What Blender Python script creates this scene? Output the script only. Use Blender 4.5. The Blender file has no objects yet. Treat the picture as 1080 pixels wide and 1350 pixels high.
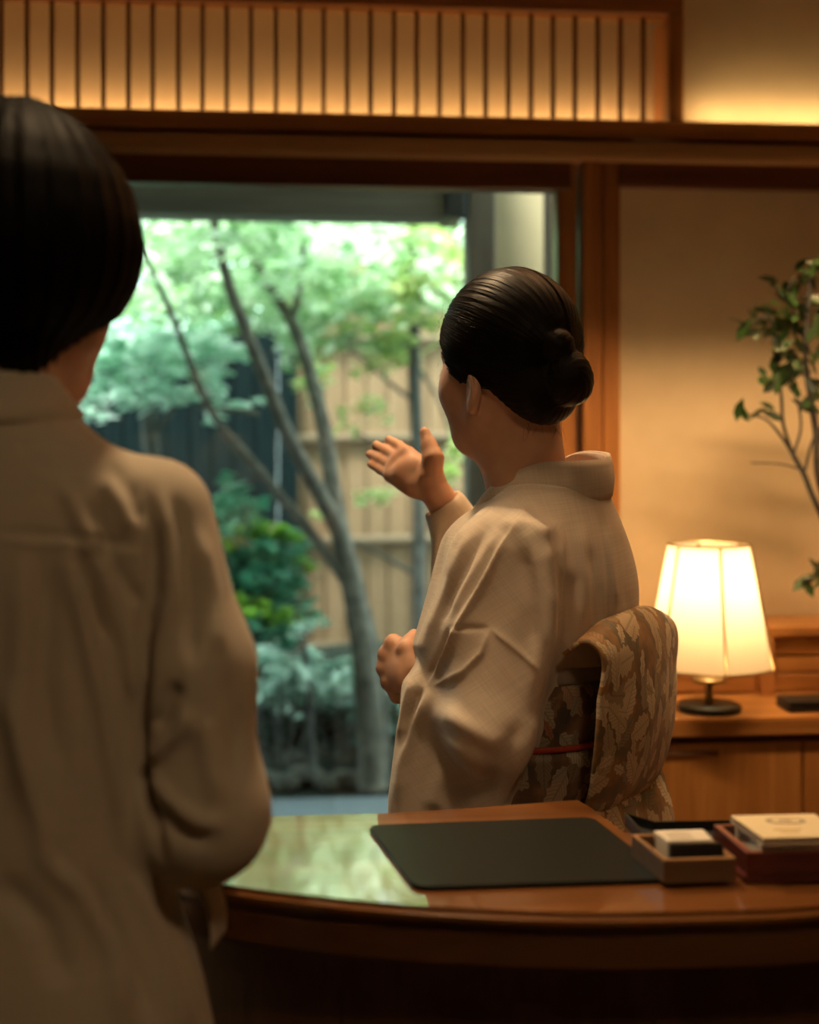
import bpy, bmesh, math, random
import numpy as np
from mathutils import Vector, Matrix
random.seed(7); rng = np.random.default_rng(7)
S = bpy.context.scene
COL = S.collection
# ------------------------------------------------------------------ camera
FPX, CX, HY, CAMH, YAW = 1875.0, 540.0, 560.0, 1.34, math.radians(6)
R_ = np.array([math.cos(YAW), -math.sin(YAW), 0.0]); F_ = np.array([math.sin(YAW), math.cos(YAW), 0.0])
cam_d = bpy.data.cameras.new('camera'); cam = bpy.data.objects.new('camera', cam_d); COL.objects.link(cam)
cam.location = (0, 0, CAMH); cam.rotation_euler = (math.pi/2, 0, -YAW)
cam_d.sensor_fit = 'VERTICAL'; cam_d.sensor_height = 36; cam_d.sensor_width = 36; cam_d.lens = 50
cam_d.shift_y = -(675-HY)/1350
cam_d.clip_start = .05; cam_d.clip_end = 200
cam_d.dof.use_dof = True; cam_d.dof.focus_distance = 1.86; cam_d.dof.aperture_fstop = 2.5; cam_d.dof.aperture_blades = 0
S.camera = cam
# ------------------------------------------------------------------ colour management, world
S.view_settings.view_transform = 'Standard'; S.view_settings.look = 'None'
S.view_settings.exposure = 0.0; S.view_settings.gamma = 1.0; S.view_settings.use_curve_mapping = False
S.cycles.use_denoising = True
S.cycles.sample_clamp_indirect = 6
W = bpy.data.worlds.new('overcast_sky'); S.world = W; W.use_nodes = True
wn = W.node_tree.nodes; wb = wn['Background']
wb.inputs[0].default_value = (.78, .98, 0.97, 1); wb.inputs[1].default_value = 6.0

def CW(x, z, h=0.0):           # metres right of the lens axis, metres away, height -> world
    v = R_*x + F_*z; return np.array([v[0], v[1], h])
def Q(px, py, z):              # a photo pixel at a distance -> world
    return CW((px-CX)/FPX*z, z, CAMH-(py-HY)/FPX*z)
def WY(px, py, Y):             # a photo pixel on the plane y = Y
    d = R_*(px-CX)/FPX + F_ + np.array([0, 0, -(py-HY)/FPX]); t = Y/d[1]
    return d*t + np.array([0, 0, CAMH])
def QH(px, py, h):             # a photo pixel on the level h
    return Q(px, py, (CAMH-h)*FPX/(py-HY))
def proj(V):
    V = np.asarray(V, float); x = V@R_; z = V@F_
    return CX+x/z*FPX, HY-(V[:, 2]-CAMH)/z*FPX, z

def light(name, kind, loc, power, col, aim=None, size=.1, size_y=None, spot=None, blend=.5, spread=None):
    d = bpy.data.lights.new(name, kind); d.energy = power; d.color = col
    if kind == 'AREA':
        d.size = size
        if size_y: d.shape = 'RECTANGLE'; d.size_y = size_y
        else: d.shape = 'DISK'
        if spread: d.spread = spread
    elif kind == 'SUN': d.angle = size
    else: d.shadow_soft_size = size
    if spot: d.spot_size = spot; d.spot_blend = blend
    o = bpy.data.objects.new(name, d); COL.objects.link(o); o.location = Vector(loc)
    if aim is not None:
        o.rotation_euler = (Vector(aim)-Vector(loc)).to_track_quat('-Z', 'Y').to_euler()
    return o
WARM = (1.0, .60, .27); WARM2 = (1.0, .68, .36)
light('garden_sun', 'SUN', (-1, 3, 6), 16.0, (1, .97, .86), (0.5, 5.6, 0), size=.35)
light('counter_downlight', 'SPOT', CW(-.25, 2.35, 2.52), 84, WARM2, CW(.12, 1.95, 1.1), size=.07, spot=1.1, blend=.8)
light('lounge_downlight', 'SPOT', CW(-.15, 1.50, 2.52), 58, WARM2, CW(-.12, 1.35, 1.0), size=.07, spot=1.0, blend=.8)
light('hall_fill', 'AREA', CW(.5, .1, 2.54), 2.5, WARM2, CW(.0, 1.3, .75), size=.35, spread=1.5)  # unseen fill, added to lift the counter front and the guest's back
light('wall_washer', 'AREA', (.95, 2.2, 2.52), 22, WARM, (1.05, 3.15, 1.0), size=.9, size_y=.03, spread=2.2)
# ------------------------------------------------------------------ mesh helpers
def wloc(o):
    v = Vector((0, 0, 0))
    while o is not None: v += o.location; o = o.parent
    return v
def mesh_np(name, V, F):
    me = bpy.data.meshes.new(name); V = np.asarray(V, np.float32)
    if isinstance(F, np.ndarray):
        n, k = F.shape
        me.vertices.add(len(V)); me.vertices.foreach_set('co', V.ravel())
        me.loops.add(n*k); me.loops.foreach_set('vertex_index', F.astype(np.int32).ravel())
        me.polygons.add(n); me.polygons.foreach_set('loop_start', np.arange(0, n*k, k, dtype=np.int32))
        try: me.polygons.foreach_set('loop_total', np.full(n, k, np.int32))
        except Exception: pass
        me.update(calc_edges=True); me.validate()
    else:
        me.from_pydata(V.tolist(), [], F); me.update()
    return me
def obj(name, VF, mat, parent=None, smooth=False, loc=None):
    V, F = VF
    V = np.asarray(V, float)
    base = np.array(wloc(parent)) if parent is not None else (np.array(loc) if loc is not None else np.zeros(3))
    me = mesh_np(name, V-base, F)
    o = bpy.data.objects.new(name, me); COL.objects.link(o); me.materials.append(mat)
    if parent is not None: o.parent = parent
    elif loc is not None: o.location = loc
    if smooth: me.polygons.foreach_set('use_smooth', [True]*len(me.polygons))
    return o
def tag(o, label=None, cat=None, group=None, kind=None):
    if label: o['label'] = label
    if cat: o['category'] = cat
    if group: o['group'] = group
    if kind: o['kind'] = kind
    return o
def thing(name, label, cat, loc, group=None):
    o = bpy.data.objects.new(name, None); COL.objects.link(o); o.location = Vector(loc); o.empty_display_size = .1
    return tag(o, label, cat, group)
def struct(name, VF, mat, parent=None, smooth=False):
    o = obj(name, VF, mat, parent, smooth)
    if parent is None: o['kind'] = 'structure'
    return o
def bm_out(bm):
    bm.verts.index_update(); V = [v.co[:] for v in bm.verts]; F = [[v.index for v in f.verts] for f in bm.faces]; bm.free(); return V, F
def bx(x0, x1, y0, y1, z0, z1, bev=.003, seg=1):
    bm = bmesh.new(); bmesh.ops.create_cube(bm, size=1)
    for v in bm.verts:
        v.co = Vector((x0+(v.co.x+.5)*(x1-x0), y0+(v.co.y+.5)*(y1-y0), z0+(v.co.z+.5)*(z1-z0)))
    if bev: bmesh.ops.bevel(bm, geom=bm.edges[:], offset=min(bev, .45*min(abs(x1-x0), abs(y1-y0), abs(z1-z0))), segments=seg, affect='EDGES')
    return bm_out(bm)
def prism(poly, z0, z1, bev=0, seg=2, only_top=False):
    """poly: plan outline (world xy, CCW) extruded between two heights"""
    bm = bmesh.new(); n = len(poly)
    a = [bm.verts.new((p[0], p[1], z0)) for p in poly]; b = [bm.verts.new((p[0], p[1], z1)) for p in poly]
    bm.faces.new(a[::-1]); bm.faces.new(b)
    for i in range(n): bm.faces.new((a[i], a[(i+1) % n], b[(i+1) % n], b[i]))
    bmesh.ops.recalc_face_normals(bm, faces=bm.faces[:])
    if bev:
        zs = [z1] if only_top else [z0, z1]
        es = [e for e in bm.edges if any(abs(e.verts[0].co.z-z) < 1e-6 and abs(e.verts[1].co.z-z) < 1e-6 for z in zs)]
        bmesh.ops.bevel(bm, geom=es, offset=bev, segments=seg, affect='EDGES')
    return bm_out(bm)
def lathe(prof, c, n=40, closed=False):
    V = []; F = []
    for r, z in prof:
        for i in range(n):
            t = 2*math.pi*i/n; V.append((c[0]+r*math.cos(t), c[1]+r*math.sin(t), c[2]+z))
    for j in range(len(prof)-1):
        for i in range(n): F.append([j*n+i, j*n+(i+1) % n, (j+1)*n+(i+1) % n, (j+1)*n+i])
    if not closed:
        F.append(list(range(n))[::-1]); F.append([(len(prof)-1)*n+i for i in range(n)])
    return V, F
def tube(pts, rad, n=8):
    P = [Vector(p) for p in pts]; V = []; F = []
    rr = rad if hasattr(rad, '__len__') else [rad]*len(P)
    up = Vector((.31, .17, .93)).normalized()
    for i, p in enumerate(P):
        t = (P[min(i+1, len(P)-1)]-P[max(i-1, 0)]).normalized()
        a = t.cross(up)
        if a.length < 1e-3: a = t.cross(Vector((1, 0, 0)))
        a.normalize(); b = t.cross(a).normalized()
        for k in range(n):
            w = 2*math.pi*k/n; V.append((p+(a*math.cos(w)+b*math.sin(w))*rr[i])[:])
    for i in range(len(P)-1):
        for k in range(n): F.append([i*n+k, i*n+(k+1) % n, (i+1)*n+(k+1) % n, (i+1)*n+k])
    F.append(list(range(n))); F.append([(len(P)-1)*n+k for k in range(n)][::-1])
    return V, F
def join(*vfs):
    V = []; F = []
    for v, f in vfs:
        b = len(V); V += [tuple(x) for x in v]; F += [[i+b for i in q] for q in f]
    return V, F
def spline(pts, m):
    """Catmull-Rom through pts, m samples a span"""
    P = np.asarray(pts, float); P = np.vstack([2*P[0]-P[1], P, 2*P[-1]-P[-2]]); out = []
    for i in range(1, len(P)-2):
        for t in np.arange(m)/m:
            a, b, c, d = P[i-1:i+3]
            out.append(.5*((2*b)+(c-a)*t+(2*a-5*b+4*c-d)*t*t+(3*b-a-3*c+d)*t**3))
    out.append(P[-2]); return np.array(out)
def sheet(rows, thick=0.0):
    """grid of points rows[i][j]; thick > 0 gives it a second skin"""
    A = np.asarray(rows, float); n, m = A.shape[:2]; V = A.reshape(-1, 3)
    I = np.arange(n*m).reshape(n, m)
    F = np.stack([I[:-1, :-1], I[:-1, 1:], I[1:, 1:], I[1:, :-1]], -1).reshape(-1, 4)
    if thick:
        du = np.gradient(A, axis=0); dv = np.gradient(A, axis=1); N = np.cross(du, dv); N /= np.linalg.norm(N, axis=-1, keepdims=True)+1e-9
        V2 = (A+N*thick).reshape(-1, 3); k = n*m
        rim = np.concatenate([I[0, :], I[1:, -1], I[-1, ::-1][1:], I[::-1, 0][1:-1]])
        rr = np.roll(rim, -1)
        F = np.vstack([F, F[:, ::-1]+k, np.stack([rim, rim+k, rr+k, rr], -1)]); V = np.vstack([V, V2])
    return V, F
# ------------------------------------------------------------------ signed distance bodies
class Field:
    def __init__(s, lo, hi, h):
        s.lo = np.array(lo, float); s.h = h; s.n = (np.ceil((np.array(hi)-s.lo)/h).astype(int)+1)
        s.D = np.full(s.n, 1.0, np.float32)
    def add(s, fn, lo, hi, k=0.0, op='u'):
        pad = k+4*s.h
        a = np.maximum(np.floor((np.array(lo)-pad-s.lo)/s.h).astype(int), 0); b = np.minimum(np.ceil((np.array(hi)+pad-s.lo)/s.h).astype(int)+1, s.n)
        if (b <= a).any(): return
        ax = [(s.lo[i]+s.h*np.arange(a[i], b[i])).astype(np.float32) for i in range(3)]
        X, Y, Z = np.meshgrid(*ax, indexing='ij')
        d = fn(X, Y, Z).astype(np.float32); sl = tuple(slice(a[i], b[i]) for i in range(3)); o = s.D[sl]
        if op == 's': d = -d; o = o
        if k > 0:
            hh = np.maximum(k-np.abs(o-d), 0)/k
            s.D[sl] = (np.minimum(o, d)-hh*hh*k*.25) if op == 'u' else (np.maximum(o, d)+hh*hh*k*.25)
        else: s.D[sl] = np.minimum(o, d) if op == 'u' else np.maximum(o, d)
    def cap(s, a, b, ra, rb=None, k=.01, op='u'):
        a = np.array(a, float); b = np.array(b, float); rb = ra if rb is None else rb; ab = b-a; L = max(ab@ab, 1e-12)
        def fn(X, Y, Z):
            px, py, pz = X-a[0], Y-a[1], Z-a[2]
            t = np.clip((px*ab[0]+py*ab[1]+pz*ab[2])/L, 0, 1)
            return np.sqrt((px-t*ab[0])**2+(py-t*ab[1])**2+(pz-t*ab[2])**2)-(ra+(rb-ra)*t)
        r = max(ra, rb); s.add(fn, np.minimum(a, b)-r, np.maximum(a, b)+r, k, op)
    def chain(s, pts, rad, k=.006):
        for i in range(len(pts)-1): s.cap(pts[i], pts[i+1], rad[i], rad[i+1], k)
    def ell(s, c, M, r, k=.01, op='u', cut=None):
        """M rows = local axes; cut(f, l, u) -> positive outside"""
        c = np.array(c, float); M = np.array(M, float); r = np.array(r, float)
        def fn(X, Y, Z):
            p = [X-c[0], Y-c[1], Z-c[2]]
            q = [sum(M[i][j]*p[j] for j in range(3)) for i in range(3)]
            k0 = np.sqrt(sum((q[i]/r[i])**2 for i in range(3))); k1 = np.sqrt(sum((q[i]/r[i]**2)**2 for i in range(3)))+1e-9
            d = k0*(k0-1)/k1
            if cut is not None: d = np.maximum(d, cut(*q))
            return d
        m = r.max(); s.add(fn, c-m, c+m, k, op)
    def stack(s, c, M, rows, k=.02):
        """rows (u, cf, cl, rf, rl) bottom to top, elliptic sections around a vertical axis through c"""
        T = np.array(rows, float); us = T[:, 0]; fine = np.linspace(us[0], us[-1], 80)
        # smooth the table a little
        G = np.array([np.interp(fine, us, T[:, i]) for i in range(1, 5)])
        K = np.array([1, 4, 6, 4, 1])/16.
        for _ in range(2): G = np.array([np.convolve(np.pad(g, 2, 'edge'), K, 'valid') for g in G])
        c = np.array(c, float)
        def fn(X, Y, Z):
            x, y = X-c[0], Y-c[1]; f = M[0][0]*x+M[0][1]*y; l = M[1][0]*x+M[1][1]*y
            cf, cl, rf, rl = [np.interp(Z[0, 0], fine, g)[None, None, :] for g in G]
            q = np.sqrt(((f-cf)/rf)**2+((l-cl)/rl)**2); g = np.sqrt(((f-cf)/rf**2)**2+((l-cl)/rl**2)**2)+1e-6
            d = q*(q-1)/g
            return np.maximum(d, np.maximum(us[0]-Z, Z-us[-1]))
        m = max(T[:, 3].max(), T[:, 4].max())+max(abs(T[:, 1]).max(), abs(T[:, 2]).max())
        s.add(fn, (c[0]-m, c[1]-m, us[0]), (c[0]+m, c[1]+m, us[-1]), k)
    def panel(s, poly, zfun, thick, k=.02, rnd=.012):
        """a billowing cloth bag: outline as seen from the lens axis, at distance zfun(px, py), half thickness thick"""
        P = np.array(poly, float); zc = float(np.mean([zfun(p[0], p[1]) for p in poly]))
        C = np.array([Q(p[0], p[1], zfun(p[0], p[1])) for p in poly]); sc = zc/FPX
        def fn(X, Y, Z):
            zz = X*F_[0]+Y*F_[1]; px = CX+(X*R_[0]+Y*R_[1])/zz*FPX; py = HY-(Z-CAMH)/zz*FPX
            d = np.full(px.shape, 1e9, np.float32); ins = np.zeros(px.shape, bool)
            for i in range(len(P)):
                a = P[i]; b = P[(i+1) % len(P)]; e = b-a
                t = np.clip(((px-a[0])*e[0]+(py-a[1])*e[1])/(e@e), 0, 1)
                d = np.minimum(d, (px-a[0]-t*e[0])**2+(py-a[1]-t*e[1])**2)
                c = ((a[1] > py) != (b[1] > py)); 
                if abs(e[1]) > 1e-9: ins ^= c & (px < a[0]+(py-a[1])/e[1]*e[0])
            d2 = np.sqrt(d)*sc; d2 = np.where(ins, -d2, d2)
            dz = np.abs(zz-zfun(px, py))*.85-thick
            a_ = np.maximum(d2+rnd, 0); b_ = np.maximum(dz+rnd, 0)
            return np.sqrt(a_*a_+b_*b_)+np.minimum(np.maximum(d2+rnd, dz+rnd), 0)-rnd
        s.add(fn, C.min(0)-thick*1.3, C.max(0)+thick*1.3, k)
    def mesh(s):
        D = s.D; B = D < 0; n = np.array(D.shape)
        c = np.zeros(n-1, np.uint8)
        for i in (0, 1):
            for j in (0, 1):
                for k in (0, 1): c += B[i:n[0]-1+i, j:n[1]-1+j, k:n[2]-1+k]
        act = (c > 0) & (c < 8); ids = np.full(n-1, -1, np.int64); I = np.argwhere(act); ids[act] = np.arange(len(I))
        cor = {}
        for i in (0, 1):
            for j in (0, 1):
                for k in (0, 1): cor[i, j, k] = D[I[:, 0]+i, I[:, 1]+j, I[:, 2]+k]
        acc = np.zeros((len(I), 3)); cnt = np.zeros(len(I))
        for a in cor:
            for ax in range(3):
                if a[ax] == 0:
                    b = list(a); b[ax] = 1; b = tuple(b); va, vb = cor[a], cor[b]; m = (va < 0) != (vb < 0)
                    t = np.where(m, va/np.where(m, va-vb, 1), 0)
                    p = np.tile(np.array(a, float), (len(I), 1)); p[:, ax] = t
                    acc += p*m[:, None]; cnt += m
        V = s.lo+(I+acc/np.maximum(cnt, 1)[:, None])*s.h
        Fs = []
        for ax in range(3):
            o1, o2 = (ax+1) % 3, (ax+2) % 3
            sa = [slice(None)]*3; sb = [slice(None)]*3; sa[ax] = slice(0, -1); sb[ax] = slice(1, None)
            X = B[tuple(sa)] != B[tuple(sb)]; E = np.argwhere(X); s0 = B[tuple(sa)][X]
            ok = (E[:, o1] > 0) & (E[:, o2] > 0) & (E[:, o1] < n[o1]-1) & (E[:, o2] < n[o2]-1); E = E[ok]; s0 = s0[ok]
            q = []
            for d1, d2 in ((-1, -1), (0, -1), (0, 0), (-1, 0)):
                J = E.copy(); J[:, o1] += d1; J[:, o2] += d2; q.append(ids[J[:, 0], J[:, 1], J[:, 2]])
            q = np.stack(q, -1); q[~s0] = q[~s0][:, ::-1]; Fs.append(q)
        return V, np.vstack(Fs)
def normals(V, F):
    N = np.zeros_like(V); n = np.cross(V[F[:, 2]]-V[F[:, 0]], V[F[:, 3]]-V[F[:, 1]])
    for i in range(F.shape[1]): np.add.at(N, F[:, i], n)
    return N/(np.linalg.norm(N, axis=1, keepdims=True)+1e-12)
def relax(V, F, it=2, w=.5):
    E = np.vstack([F[:, [0, 1]], F[:, [1, 2]], F[:, [2, 3]], F[:, [3, 0]]])
    deg = np.bincount(E.ravel(), minlength=len(V))[:, None]
    for _ in range(it):
        A = np.zeros_like(V)
        for i in range(3): A[:, i] = np.bincount(E[:, 0], V[E[:, 1], i], len(V))+np.bincount(E[:, 1], V[E[:, 0], i], len(V))
        V = V*(1-w)+w*A/np.maximum(deg, 1)
    return V
def crease(V, F, folds):
    """cloth folds: each (points seen from the front, width, height, kind) lifts or sinks the cloth along its normal"""
    N = normals(V, F); px, py, z = proj(V); view = V-np.array([0, 0, CAMH]); view /= np.linalg.norm(view, axis=1, keepdims=True)
    face = np.clip(-(N*view).sum(1)*2.5, 0, 1); D = np.zeros(len(V))
    for pts, w, amp, kind in folds:
        P = np.array(pts, float); best = np.full(len(V), 1e9); sgn = np.zeros(len(V)); par = np.zeros(len(V))
        L = np.concatenate([[0], np.cumsum(np.linalg.norm(np.diff(P, axis=0), axis=1))])
        for i in range(len(P)-1):
            e = P[i+1]-P[i]; t = np.clip(((px-P[i][0])*e[0]+(py-P[i][1])*e[1])/(e@e), 0, 1)
            dx, dy = px-P[i][0]-t*e[0], py-P[i][1]-t*e[1]; d = np.hypot(dx, dy); m = d < best
            best[m] = d[m]; sgn[m] = np.sign(e[0]*dy-e[1]*dx)[m]; par[m] = ((L[i]+t*(L[i+1]-L[i]))/L[-1])[m]
        tp = np.clip(np.minimum(par, 1-par)*5+.15, 0, 1)
        if kind == 'ridge': D += amp*np.exp(-(best/w)**2)*tp
        elif kind == 'edge': D += amp*np.exp(-best/w)*tp
        elif kind == 'step': D += amp*sgn*np.exp(-(best/w)**2)*np.clip(best/(w*.12), 0, 1)*tp
    return V+N*(D*face)[:, None]
# ------------------------------------------------------------------ materials
def mat(name):
    m = bpy.data.materials.new(name); m.use_nodes = True; nt = m.node_tree
    return m, nt, nt.nodes['Principled BSDF']
def nd(nt, t, **kw):
    n = nt.nodes.new(t)
    for k, v in kw.items():
        if k.startswith('i_'):
            key = k[2:]; key = int(key) if key.isdigit() else key.replace('_', ' ')
            n.inputs[key].default_value = v
        else: setattr(n, k, v)
    return n
def ramp(nt, fac, stops):
    r = nt.nodes.new('ShaderNodeValToRGB'); e = r.color_ramp.elements
    while len(e) < len(stops): e.new(.5)
    for x, (p, c) in zip(e, stops): x.position = p; x.color = (*c, 1)
    nt.links.new(fac, r.inputs[0]); return r.outputs[0]
def plain(name, c, rough=.6, metal=0, spec=.5, var=.08, scale=30, bump=0.0, coat=0):
    m, nt, b = mat(name); tc = nd(nt, 'ShaderNodeTexCoord'); nz = nd(nt, 'ShaderNodeTexNoise', i_Scale=scale, i_Detail=4.0)
    nt.links.new(tc.outputs['Object'], nz.inputs['Vector'])
    lo = tuple(x*(1-var) for x in c); hi = tuple(min(1, x*(1+var)) for x in c)
    nt.links.new(ramp(nt, nz.outputs[0], [(.3, lo), (.7, hi)]), b.inputs['Base Color'])
    b.inputs['Roughness'].default_value = rough; b.inputs['Metallic'].default_value = metal; b.inputs['Specular IOR Level'].default_value = spec
    b.inputs['Coat Weight'].default_value = coat
    if bump:
        bp = nd(nt, 'ShaderNodeBump', i_Strength=bump, i_Distance=.004); nt.links.new(nz.outputs[0], bp.inputs['Height']); nt.links.new(bp.outputs[0], b.inputs['Normal'])
    return m
def wood(name, dark, lite, axis='x', rough=.45, scale=1.0, coat=0.0, spec=.5, coat_rough=.05, ior=1.5, fine=1.0):
    m, nt, b = mat(name); tc = nd(nt, 'ShaderNodeTexCoord'); mp = nd(nt, 'ShaderNodeMapping')
    st = {'x': (1.2, 22, 22), 'y': (22, 1.2, 22), 'z': (22, 22, 1.2)}[axis]
    mp.inputs['Scale'].default_value = tuple(s*scale for s in st)
    nt.links.new(tc.outputs['Object'], mp.inputs[0])
    n1 = nd(nt, 'ShaderNodeTexNoise', i_Scale=1.0, i_Detail=6.0, i_Roughness=.6, i_Distortion=.6); nt.links.new(mp.outputs[0], n1.inputs['Vector'])
    n2 = nd(nt, 'ShaderNodeTexNoise', i_Scale=7.0*fine, i_Detail=3.0); nt.links.new(mp.outputs[0], n2.inputs['Vector'])
    mx = nd(nt, 'ShaderNodeMath', operation='MULTIPLY_ADD'); mx.inputs[1].default_value = .3; nt.links.new(n2.outputs[0], mx.inputs[0]); nt.links.new(n1.outputs[0], mx.inputs[2])
    nt.links.new(ramp(nt, mx.outputs[0], [(.42, dark), (.85, lite)]), b.inputs['Base Color'])
    b.inputs['Roughness'].default_value = rough; b.inputs['Coat Weight'].default_value = coat; b.inputs['Coat Roughness'].default_value = coat_rough; b.inputs['Coat IOR'].default_value = ior
    b.inputs['Specular IOR Level'].default_value = spec
    bp = nd(nt, 'ShaderNodeBump', i_Strength=.12, i_Distance=.002); nt.links.new(n2.outputs[0], bp.inputs['Height']); nt.links.new(bp.outputs[0], b.inputs['Normal'])
    return m
def leafmat(name, cols, trans=.45, rough=.4):
    m, nt, b = mat(name); g = nd(nt, 'ShaderNodeNewGeometry')
    col = ramp(nt, g.outputs['Random Per Island'], [(i/max(1, len(cols)-1), c) for i, c in enumerate(cols)])
    nt.links.new(col, b.inputs['Base Color']); b.inputs['Roughness'].default_value = rough
    tr = nd(nt, 'ShaderNodeBsdfTranslucent'); nt.links.new(col, tr.inputs[0]); mx = nd(nt, 'ShaderNodeMixShader'); mx.inputs[0].default_value = trans
    nt.links.new(b.outputs[0], mx.inputs[1]); nt.links.new(tr.outputs[0], mx.inputs[2]); nt.links.new(mx.outputs[0], nt.nodes['Material Output'].inputs[0])
    return m
def weave(name, c, rot, rough=.85, amt=.06, size=.0010):
    """plain-weave cloth with slubby threads in two directions"""
    m, nt, b = mat(name); tc = nd(nt, 'ShaderNodeTexCoord'); mp = nd(nt, 'ShaderNodeMapping'); mp.inputs['Rotation'].default_value = rot
    nt.links.new(tc.outputs['Object'], mp.inputs[0]); outs = []
    for sc in ((1/size, 14, 14), (14, 14, 1/size)):
        m2 = nd(nt, 'ShaderNodeMapping'); m2.inputs['Scale'].default_value = sc; nt.links.new(mp.outputs[0], m2.inputs[0])
        n = nd(nt, 'ShaderNodeTexNoise', i_Scale=1.0, i_Detail=1.5); nt.links.new(m2.outputs[0], n.inputs['Vector']); outs.append(n.outputs[0])
    ad = nd(nt, 'ShaderNodeMath', operation='ADD'); nt.links.new(outs[0], ad.inputs[0]); nt.links.new(outs[1], ad.inputs[1])
    hf = nd(nt, 'ShaderNodeMath', operation='MULTIPLY'); hf.inputs[1].default_value = .5; nt.links.new(ad.outputs[0], hf.inputs[0])
    nt.links.new(ramp(nt, hf.outputs[0], [(.36, tuple(x*(1-amt*1.6) for x in c)), (.62, tuple(x*(1+amt) for x in c))]), b.inputs['Base Color'])
    b.inputs['Roughness'].default_value = rough; b.inputs['Specular IOR Level'].default_value = .2; b.inputs['Sheen Weight'].default_value = .15
    bp = nd(nt, 'ShaderNodeBump', i_Strength=.2, i_Distance=.0006); nt.links.new(hf.outputs[0], bp.inputs['Height']); nt.links.new(bp.outputs[0], b.inputs['Normal'])
    return m
def brocade(name, base, leafs, dark):
    """woven leaf motifs: every cell of a jittered grid holds one turned leaf with a midrib"""
    m, nt, b = mat(name); L = nt.links.new; uv = nd(nt, 'ShaderNodeUVMap', uv_map='cloth')
    n0 = nd(nt, 'ShaderNodeTexNoise', i_Scale=26.0, i_Detail=3.0); L(uv.outputs[0], n0.inputs['Vector'])
    cur = ramp(nt, n0.outputs[0], [(.4, base), (.52, tuple(x*.55 for x in base)), (.62, dark)])
    def layer(cur, scale, off, length, width, cols):
        mp = nd(nt, 'ShaderNodeMapping'); mp.inputs['Location'].default_value = off; mp.inputs['Scale'].default_value = (scale, scale*.8, 1); L(uv.outputs[0], mp.inputs[0])
        v = nd(nt, 'ShaderNodeTexVoronoi', voronoi_dimensions='2D', i_Scale=1.0, i_Randomness=.85); L(mp.outputs[0], v.inputs['Vector'])
        sub = nd(nt, 'ShaderNodeVectorMath', operation='SUBTRACT'); L(mp.outputs[0], sub.inputs[0]); L(v.outputs['Position'], sub.inputs[1])
        sx = nd(nt, 'ShaderNodeSeparateColor'); L(v.outputs['Color'], sx.inputs[0])
        an = nd(nt, 'ShaderNodeMath', operation='MULTIPLY_ADD'); an.inputs[1].default_value = 3.6; an.inputs[2].default_value = -.3; L(sx.outputs[0], an.inputs[0])
        rt = nd(nt, 'ShaderNodeVectorRotate', rotation_type='Z_AXIS'); L(sub.outputs[0], rt.inputs['Vector']); L(an.outputs[0], rt.inputs['Angle'])
        s = nd(nt, 'ShaderNodeSeparateXYZ'); L(rt.outputs[0], s.inputs[0])
        def M(op, a, bb, c=None):
            n = nd(nt, 'ShaderNodeMath', operation=op)
            for i, x in enumerate((a, bb, c)):
                if x is None: continue
                if isinstance(x, (int, float)): n.inputs[i].default_value = x
                else: L(x, n.inputs[i])
            return n.outputs[0]
        xl = M('DIVIDE', s.outputs[0], length); prof = M('MULTIPLY', M('SUBTRACT', 1.0, M('MULTIPLY', xl, xl)), width)
        ay = M('ABSOLUTE', s.outputs[1], 0.0)
        lob = M('MULTIPLY', M('SINE', M('MULTIPLY', s.outputs[0], 26.0), 0.0), .03)
        mask = M('GREATER_THAN', M('ADD', prof, lob), ay)
        vein = M('GREATER_THAN', ay, .022)
        side = M('GREATER_THAN', M('SINE', M('MULTIPLY', M('SUBTRACT', s.outputs[0], ay), 55.0), 0.0), -.75)
        shade = M('MULTIPLY', M('MULTIPLY', vein, side), .35, ); shade = M('ADD', shade, .65)
        col = ramp(nt, sx.outputs[1], [(i/(len(cols)-1), c) for i, c in enumerate(cols)])
        mul = nd(nt, 'ShaderNodeMix', data_type='RGBA', blend_type='MULTIPLY'); mul.inputs[0].default_value = 1; L(col, mul.inputs[6])
        cs = nd(nt, 'ShaderNodeCombineColor'); [L(shade, cs.inputs[i]) for i in range(3)]; L(cs.outputs[0], mul.inputs[7])
        keep = M('MULTIPLY', mask, M('GREATER_THAN', sx.outputs[2], .12))
        mx = nd(nt, 'ShaderNodeMix', data_type='RGBA'); L(keep, mx.inputs[0]); L(cur, mx.inputs[6]); L(mul.outputs[2], mx.inputs[7]); return mx.outputs[2]
    cur = layer(cur, 24, (.3, .1, 0), .62, .26, [dark, tuple(x*.6 for x in leafs[0]), base])
    cur = layer(cur, 22, (1.7, 5.3, 0), .58, .27, leafs); cur = layer(cur, 30, (4.1, 2.2, 0), .40, .16, leafs[::-1])
    L(cur, b.inputs['Base Color']); b.inputs['Roughness'].default_value = .55; b.inputs['Sheen Weight'].default_value = .2
    return m
M = {}
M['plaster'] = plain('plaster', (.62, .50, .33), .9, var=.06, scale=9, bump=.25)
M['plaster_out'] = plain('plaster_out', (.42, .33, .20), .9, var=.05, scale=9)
M['cedar_x'] = wood('cedar_x', (.20, .075, .022), (.42, .18, .055), 'x', .42)
M['cedar_z'] = wood('cedar_z', (.20, .075, .022), (.42, .18, .055), 'z', .42)
M['cedar_y'] = wood('cedar_y', (.20, .075, .022), (.42, .18, .055), 'y', .42)
M['cedar_dark_x'] = wood('cedar_dark_x', (.07, .021, .006), (.14, .046, .014), 'x', .45)
M['pale_wood'] = wood('pale_wood', (.34, .20, .09), (.52, .33, .17), 'x', .5)
M['lit_ledge_wood'] = wood('lit_ledge_wood', (.40, .18, .06), (.62, .32, .12), 'x', .45)  # lighter tone: the light on the rail is put into its colour
M['slat_wood'] = wood('slat_wood', (.16, .07, .025), (.30, .13, .045), 'z', .5)
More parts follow.
